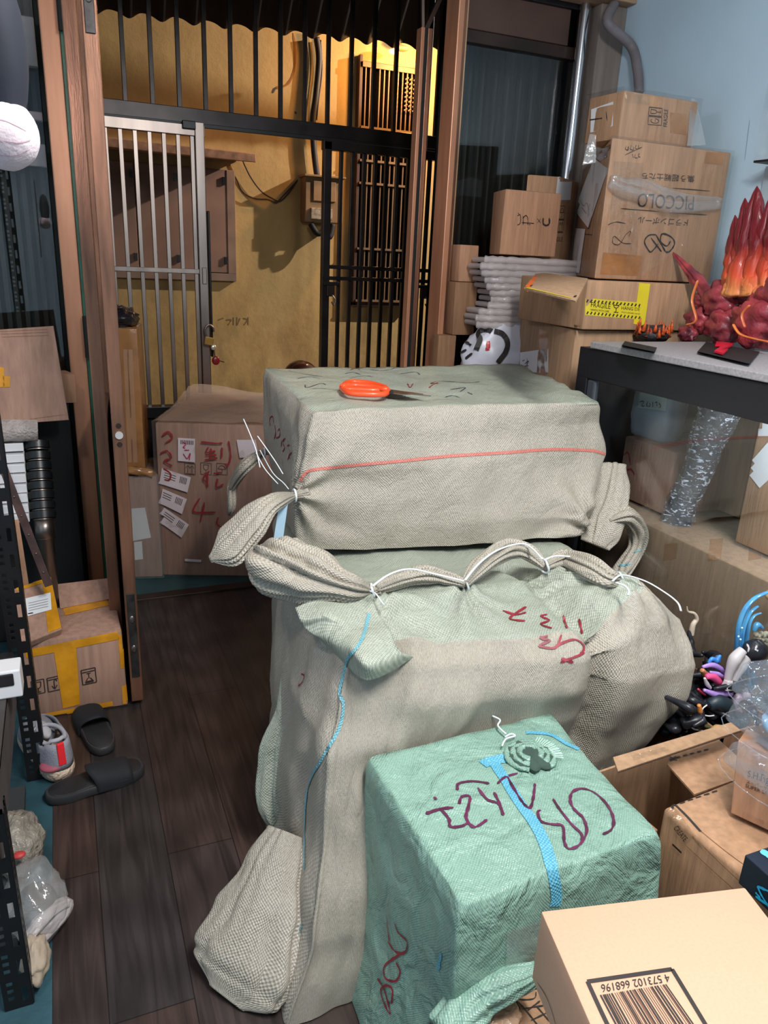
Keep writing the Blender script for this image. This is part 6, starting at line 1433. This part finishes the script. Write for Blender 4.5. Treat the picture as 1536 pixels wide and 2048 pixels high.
# open carton with folded flaps
ZJ = .47
e0, e1 = P(1325, 1614, z=ZJ), P(1500, 1545, z=ZJ); f0 = P(1345, 1690, z=ZJ)
t = thing('open_carton', 'large open brown carton with black dashed lines, right of the green parcel', 'box', (1.3, .95, 0))
n0 = Vector((e0.x, e0.y)); d_ = Vector((e1.x - e0.x, e1.y - e0.y)).normalized(); nb = Vector((-d_.y, d_.x)); W_ = .48
c00 = n0; c10 = n0 + d_ * W_; f00, f10 = n0 - nb * .34, n0 + d_ * W_ - nb * .34; r00, r10 = n0 + nb * .20, n0 + d_ * W_ + nb * .20
v3 = lambda p, z: Vector((p.x, p.y, z))
def wall_(p, q_, z0, z1, nm='wall', m_=KRAFT_GREY, th=.006):
    n3 = Vector((-(q_ - p).y, (q_ - p).x)).normalized() * th
    return G().hexa([v3(p, z0), v3(q_, z0), v3(q_ + n3, z0), v3(p + n3, z0)], [v3(p, z1), v3(q_, z1), v3(q_ + n3, z1), v3(p + n3, z1)], .001).obj(nm, m_, t)
near = G().hexa([v3(f00, 0), v3(f10, 0), v3(c10, 0), v3(c00, 0)], [v3(f00, ZJ), v3(f10, ZJ), v3(c10, ZJ), v3(c00, ZJ)], .012, 3).obj('closed_half', KRAFT, t, 40)
TN = bvh(near)
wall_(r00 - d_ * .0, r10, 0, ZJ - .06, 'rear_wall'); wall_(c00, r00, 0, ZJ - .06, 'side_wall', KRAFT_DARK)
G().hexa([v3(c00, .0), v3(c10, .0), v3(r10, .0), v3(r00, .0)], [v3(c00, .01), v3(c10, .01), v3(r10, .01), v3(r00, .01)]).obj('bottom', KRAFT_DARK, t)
ifl = G().plate([P(a, b, z=.44) for a, b in ((1345, 1502), (1432, 1478), (1500, 1540), (1500, 1552), (1388, 1592), (1334, 1532))], (0, 0, 1), .005).obj('inner_flap', KRAFT, t); TI = bvh(ifl)
stroke(TI, [[(1338 + 14 * k, 1520 - 3.7 * k), (1346 + 14 * k, 1518 - 3.7 * k)] for k in range(6)] + [[(1340, 1523), (1352, 1514)], [(1340, 1515), (1354, 1522)]], .004, INK, 'dashed_line', t, off=.002, taper=False)
stroke(TN, [[(1352, 1612), (1376, 1636), (1401, 1664)], [(1346, 1618), (1342, 1604), (1352, 1612)], [(1346, 1688), (1364, 1705)]], .005, INK, 'printed_line', t, off=.002, taper=False)
stroke(TN, [[(1360 + 16 * k, 1608 - 5.6 * k), (1370 + 16 * k, 1605 - 5.6 * k)] for k in range(5)], .004, INK, 'dashed_line', t, off=.002, taper=False)
patch(TN, [(1326, 1622), (1350, 1616), (1392, 1672), (1372, 1690)], TAPE_CLEAR, 'tape', t, off=.002)
text(TN, [(1357, 1650), (1378, 1676), (1370, 1683), (1348, 1656)], 'CREATE', INK, 'printed_word', t, off=.003)
stroke(TN, [[(1386, 1672), (1440, 1725), (1486, 1768)], [(1398, 1660), (1460, 1710), (1520, 1752)], [(1372, 1690), (1420, 1735), (1470, 1780)]], .0016, KRAFT_DARK, 'crease', t, off=.0015, taper=False)
# long corrugated flap hanging over the hollow
F0, F1, F2, F3 = P(1236, 1542, z=.50), P(1482, 1460, z=.50), P(1462, 1444, z=.502), P(1226, 1514, z=.502)
flp = G().slab(F0, F1, F2, F3, -.006, .001).obj('corrugated_flap', KRAFT_GREY, t)
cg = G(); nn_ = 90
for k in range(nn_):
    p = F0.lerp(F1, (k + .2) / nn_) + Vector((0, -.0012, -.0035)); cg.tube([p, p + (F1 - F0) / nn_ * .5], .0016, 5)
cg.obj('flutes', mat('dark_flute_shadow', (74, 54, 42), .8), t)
patch(bvh(flp), [(1262, 1512), (1330, 1495), (1336, 1502), (1268, 1522)], TAPE_CLEAR, 'tape', t, off=.002)

# toy carton with printed name and the clear trays on it
t = thing('toy_carton', 'slim brown carton with printed lettering standing on the open carton at the right edge', 'box', P(1500, 1660, z=ZJ))
p0 = P(1461, 1626, z=ZJ + .012); dirx = (P(1536, 1661, z=ZJ + .012) - p0).normalized(); nbk = Vector((-dirx.y, dirx.x, 0)); upv = (P(1490, 1490, y=p0.y + .02) - p0); upv = Vector((0.012, .03, .155))
bq = [p0, p0 + dirx * .16, p0 + dirx * .16 + nbk * .06, p0 + nbk * .06]
o = G().hexa(bq, [v + upv for v in bq], .002).obj('carton_body', KRAFT_ORANGE, t); TT = bvh(o)
text(TT, [(1497, 1540), (1570, 1560), (1570, 1585), (1494, 1556)], 'S.H.Figuarts', INK, 'printed_word', t, off=.0015)
text(TT, [(1494, 1558), (1560, 1582), (1560, 1590), (1493, 1566)], 'スーパーサイヤ人', INK, 'printed_word', t, off=.0015); text(TT, [(1492, 1567), (1560, 1592), (1560, 1598), (1491, 1574)], 'SUPER SAIYAN', INK, 'printed_word', t, off=.0015)
patch(TT, [(1486, 1622), (1560, 1655), (1560, 1680), (1482, 1648)], TAPE_CLEAR, 'tape', t, off=.001)
CLEAR = film('clear_moulded_plastic', (225, 236, 250), .10, 20, .05, body=.07)
for k, (px_, z0, z1, ins) in enumerate(((1466, .60, .655, 0), (1472, .66, .72, .006), (1484, .725, .80, .018))):
    c = P(px_, (1545, 1460, 1400)[k], z=(.60, .66, .725)[k]); y_ = c.y
    tt = thing('clear_tray', ('clear plastic tray, lowest of the stack above the toy carton', 'clear plastic tray, middle one of the stack above the toy carton', 'clear plastic tray with a blue cast, topmost of the stack at the right edge')[k], 'tray', (c.x + .1, y_ - .06, z0), 'clear trays stacked at the right edge')
    G().hexa([(c.x, y_ - .14, z0), (c.x + .22, y_ - .17, z0), (c.x + .22, y_ + .02, z0), (c.x, y_ + .04, z0)], [(c.x + .01, y_ - .13, z1), (c.x + .21, y_ - .16, z1), (c.x + .21, y_, z1), (c.x + .01, y_ + .03, z1)], .012, 3).obj('shell', CLEAR, tt, True)
    G().tube(spline([(c.x + .0, y_ - .14, z0 + .004), (c.x + .22, y_ - .17, z0 + .004), (c.x + .22, y_ + .02, z0 + .004), (c.x, y_ + .04, z0 + .004)], 6, True) + [Vector((c.x, y_ - .14, z0 + .004))], .0011, 8).obj('rim', CLEAR, tt, True)
    if k: G().ball((c.x + .10, y_ - .06, (z0 + z1) / 2), .06, 24, 14, sc=(1.3, 1, .42), fn=lambda d: 1 + .2 * noise.noise(d * 4)).obj('blue_insert', mat('translucent_blue_resin%d' % k, (90, 176, 245), .15, coat=.5, col2=(190, 225, 250), vscale=30), tt, True)
c = P(1512, 1772, z=.50)
t = thing('blue_black_package', 'black package with bright blue streaks at the right edge beside the barcode carton', 'box', (c.x + .05, c.y, ZJ)); 
o = G().box(c.x - .0, c.x + .2, c.y - .12, c.y + .035, ZJ + .004, .54, .002).obj('package', mat('dark_blue_black_card', (40, 46, 60), .25), t); TT = bvh(o)
stroke(TT, [[(1516, 1772), (1524, 1790), (1540, 1815)], [(1516, 1772), (1545, 1785)], [(1512, 1792), (1530, 1805), (1545, 1815)], [(1512, 1784), (1522, 1796)]], .006, mat('electric_blue_print', (50, 190, 245), .3), 'blue_streak', t, off=.0015)
stroke(TT, [[(1518, 1700), (1545, 1716)]], .02, mat('light_blue_print', (110, 200, 245), .3), 'blue_band', t, off=.0015)

# ---- box of loose model parts between the cabinet and the parcels
t = thing('parts_bin', 'dark bin heaped with loose model parts between the lower grey parcel and the cabinet', 'box', (1.5, 1.35, 0))
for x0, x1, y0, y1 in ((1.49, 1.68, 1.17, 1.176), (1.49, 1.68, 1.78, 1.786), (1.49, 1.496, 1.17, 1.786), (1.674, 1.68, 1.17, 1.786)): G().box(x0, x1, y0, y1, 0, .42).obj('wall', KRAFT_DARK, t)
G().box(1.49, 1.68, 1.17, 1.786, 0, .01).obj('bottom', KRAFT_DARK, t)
DKB = mat('near_black_plastic', (32, 34, 42), .35, var=.3, vscale=20)
h = thing('model_part_heap', 'heap of dark small model parts filling the bin', 'toy parts', (1.52, 1.4, .2)); 
g = G(); random.seed(3)
for k in range(120):
    p = Vector((random.uniform(1.38, 1.66), random.uniform(1.19, 1.6), random.uniform(.34, .50)))
    g.tube(spline([p, p + Vector((random.uniform(-.05, .05), random.uniform(-.05, .05), random.uniform(0, .04))), p + Vector((random.uniform(-.07, .07), random.uniform(-.07, .07), random.uniform(-.02, .05)))], 5), [.014, .017, .015, .014, .012, .01, .012, .009, .007, .006, .004], 10)
hp_ = g.obj('dark_parts', DKB, h, True, kind='stuff')
def bit(name, label, pts, r, m_, y=1.30, flat=1., n=8, **kw):
    """one loose model part lying on the heap"""
    pp = [P(a, b, y=y) for a, b in pts]; rr_ = r if isinstance(r, (list, tuple)) else [r] * len(pp)
    sp = spline(pp, n); R_ = []
    for i in range(len(sp)):
        x = i / (len(sp) - 1) * (len(rr_) - 1); j_ = min(int(x), len(rr_) - 2); R_.append(rr_[j_] + (rr_[j_ + 1] - rr_[j_]) * (x - j_))
    return G().tube(sp, R_, 14, True, flat).obj(name, m_, None, True, label=label, cat='toy part', group='loose model parts heaped in the bin', **kw)
WAVE = mat('translucent_sky_blue', (96, 176, 222), .2, col2=(60, 130, 190), vscale=12, coat=.6)
t = thing('water_effect_piece', 'curling blue water-splash piece sticking up at the right edge', 'toy part', P(1485, 1380, y=1.28))
def wv(pts, r, nm='ribbon'):
    pp = [P(a, b, y=1.28) for a, b in pts]; sp = spline(pp, 9); m_ = len(sp)
    return G().tube(sp, [r[0] + (r[1] - r[0]) * i / (m_ - 1) for i in range(m_)], 14, flat=.5).obj(nm, WAVE, t, True)
wv([(1484, 1372), (1476, 1335), (1474, 1290), (1478, 1250), (1490, 1218), (1510, 1196), (1536, 1184)], (.010, .006)); wv([(1490, 1370), (1484, 1330), (1482, 1290), (1487, 1255), (1500, 1226), (1516, 1212)], (.013, .004))
wv([(1496, 1368), (1492, 1330), (1492, 1290), (1498, 1250), (1508, 1232), (1522, 1226)], (.011, .003)); wv([(1480, 1300), (1484, 1262), (1494, 1228), (1502, 1206)], (.008, .002))
for a, b in ((1484, 1256), (1477, 1273), (1481, 1279)): G().ball(P(a, b, y=1.265), .003, 8, 6).obj('droplet', mat('pale_droplet%d' % b, (200, 230, 240), .1), t, True)
SKIN = mat('pale_grey_vinyl', (196, 190, 192), .4); 
t = thing('leg_part', 'pale grey pair of toy legs with square boots on the heap of parts', 'toy part', P(1460, 1385, y=1.24))
for pts, r in (([(1486, 1300), (1470, 1318), (1460, 1342), (1455, 1362)], [.012, .017, .011, .009]), ([(1496, 1312), (1484, 1332), (1472, 1352), (1464, 1370)], [.012, .014, .010, .008])):
    pp = spline([P(a, b, y=1.24) for a, b in pts], 8); m_ = len(pp); G().tube(pp, [r[min(int(i / m_ * 3), 2)] * (1 - (i / m_ * 3) % 1) + r[min(int(i / m_ * 3) + 1, 3)] * ((i / m_ * 3) % 1) for i in range(m_)], 16).obj('leg', SKIN, t, True)
c = P(1456, 1367, y=1.235); G().hexa([c + Vector(v) for v in ((-.014, -.012, -.016), (.016, -.012, -.02), (.016, .012, -.02), (-.014, .012, -.016))], [c + Vector(v) for v in ((-.008, -.009, .012), (.012, -.009, .008), (.012, .009, .008), (-.008, .009, .012))], .004).obj('boot', SKIN, t)
c = P(1510, 1302, y=1.24); t = thing('dark_cloth_part', 'rounded black toy torso with grey streaks above the pale legs', 'toy part', c)
o = G().ball(c, .03, 24, 16, sc=(1.1, 1, 1.1), fn=lambda d: 1 + .1 * noise.noise(d * 3)).obj('torso', DKB, t, True)
stroke(bvh(o), [[(1494, 1288), (1498, 1296), (1496, 1304)], [(1514, 1292), (1511, 1298), (1516, 1302)]], .006, SKIN, 'grey_mark', t, off=.001)
g = G()
for k in range(34):
    a_ = k * .62; c = P(1512 + (k % 7) * 5, 1268 + (k // 7) * 9 + (k % 2) * 3, y=1.3); g.ball(c, .0085, 10, 8)
g.obj('cream_curls', mat('cream_curly_wool', (196, 188, 166), .7, bump=.3, bscale=200), smooth=True, label='cream knobbly curls piece above the black toy torso', cat='toy part')
bit('blue_claw_part', 'bright blue claw-like part peeking beside the parcel', [(1417, 1326), (1424, 1318), (1432, 1322), (1440, 1312), (1439, 1326)], [.004, .006, .008, .004, .002], mat('bright_blue_vinyl', (64, 140, 224), .3), y=1.3)
PUR = mat('glossy_lilac_vinyl', (176, 140, 216), .25, coat=.4)
bit('lilac_swoosh', 'upper curved lilac swoosh on the heap', [(1405, 1334), (1425, 1330), (1442, 1338), (1450, 1350)], [.004, .007, .007, .004], PUR, y=1.27)
bit('lilac_swoosh', 'middle straight lilac swoosh on the heap', [(1420, 1344), (1436, 1348), (1450, 1356)], [.003, .006, .004], PUR, y=1.26)
bit('lilac_swoosh', 'lowest long lilac swoosh below the boots', [(1408, 1380), (1430, 1388), (1462, 1386)], [.004, .009, .008], PUR, y=1.24)
bit('pink_part', 'hot pink splash-shaped part between the lilac swooshes', [(1412, 1354), (1424, 1352), (1436, 1362), (1444, 1368)], [.006, .011, .010, .005], mat('hot_pink_vinyl', (236, 84, 140), .35), y=1.26)
bit('pink_part', 'small red-pink strand low beside the parcel', [(1396, 1378), (1402, 1384), (1410, 1390)], [.003, .004, .003], mat('coral_vinyl', (220, 70, 100), .35), y=1.27)
bit('tan_part', 'orange-tan limb part just right of the grey parcel', [(1404, 1340), (1412, 1350), (1420, 1352)], [.006, .010, .007], mat('orange_tan_vinyl', (222, 150, 104), .45), y=1.3)
bit('grey_blade_part', 'small grey blade part on the heap', [(1409, 1356), (1414, 1368), (1421, 1376)], [.003, .006, .004], SKIN, y=1.25)
bit('mauve_limb', 'mauve-grey toy limb running down behind the clear trays', [(1472, 1352), (1484, 1372), (1492, 1392)], [.010, .011, .010], mat('mauve_grey_vinyl', (170, 158, 172), .4), y=1.27)
bit('mauve_limb', 'bent mauve toy arm below the straight mauve limb', [(1496, 1392), (1476, 1396), (1468, 1410), (1478, 1424)], [.010, .012, .011, .010], mat('mauve_vinyl', (164, 146, 164), .4), y=1.24)
bit('blue_haired_part', 'sea-blue swirled part right of the mauve limb', [(1492, 1338), (1502, 1352), (1502, 1370), (1496, 1382)], [.010, .014, .012, .006], mat('sea_blue_vinyl', (74, 134, 176), .35), y=1.3)
bit('hat_part', 'dark teal hat-shaped part in the middle of the heap', [(1418, 1412), (1434, 1404), (1452, 1412), (1462, 1428)], [.012, .022, .022, .012], mat('dark_teal_vinyl', (36, 50, 60), .45), y=1.23)
bit('orange_hand_part', 'small orange toy hand below the heap of dark parts', [(1398, 1410), (1400, 1422), (1402, 1432)], [.005, .007, .003], mat('orange_vinyl', (224, 142, 72), .45), y=1.22)
t = bit('white_ring_part', 'thin white ring part beside the orange toy hand', [(1414, 1410), (1405, 1418), (1406, 1428), (1416, 1432), (1428, 1431)], .0018, WHITEPLASTIC, y=1.22)
bit('green_leaf_part', 'olive green frond part low in the heap', [(1380, 1432), (1400, 1446), (1426, 1456)], [.006, .014, .006], mat('olive_vinyl', (84, 92, 60), .5), y=1.22, flat=.5)
bit('tan_figure_part', 'tan figure-like lump near the corrugated flap', [(1420, 1468), (1434, 1458), (1448, 1462), (1456, 1470)], [.008, .012, .010, .005], mat('tan_vinyl', (190, 150, 96), .5), y=1.2)
bit('white_strand', 'thin wavy white strand at the foot of the heap', [(1380, 1450), (1388, 1458), (1400, 1460), (1412, 1466), (1421, 1474)], .0022, WHITEPLASTIC, y=1.2)
bit('cream_tentacle', 'curved cream tentacle tip rising behind the right shoulder of the grey parcel', [(1374, 1213), (1376, 1223), (1388, 1227), (1393, 1238), (1386, 1250), (1382, 1270)], [.001, .003, .005, .007, .008, .009], mat('cream_vinyl', (214, 198, 180), .4), y=1.5)
G().ball(P(1540, 1190, y=1.3), .014, 14, 10).obj('tan_ball_part', mat('tan_ball_vinyl', (190, 160, 110), .45), smooth=True, label='round tan part cut by the right edge above the blue splash', cat='toy part')
bit('blue_knob_part', 'small light blue lump left of the cream curls', [(1508, 1262), (1514, 1250), (1524, 1256)], [.006, .009, .006], WAVE, y=1.29)
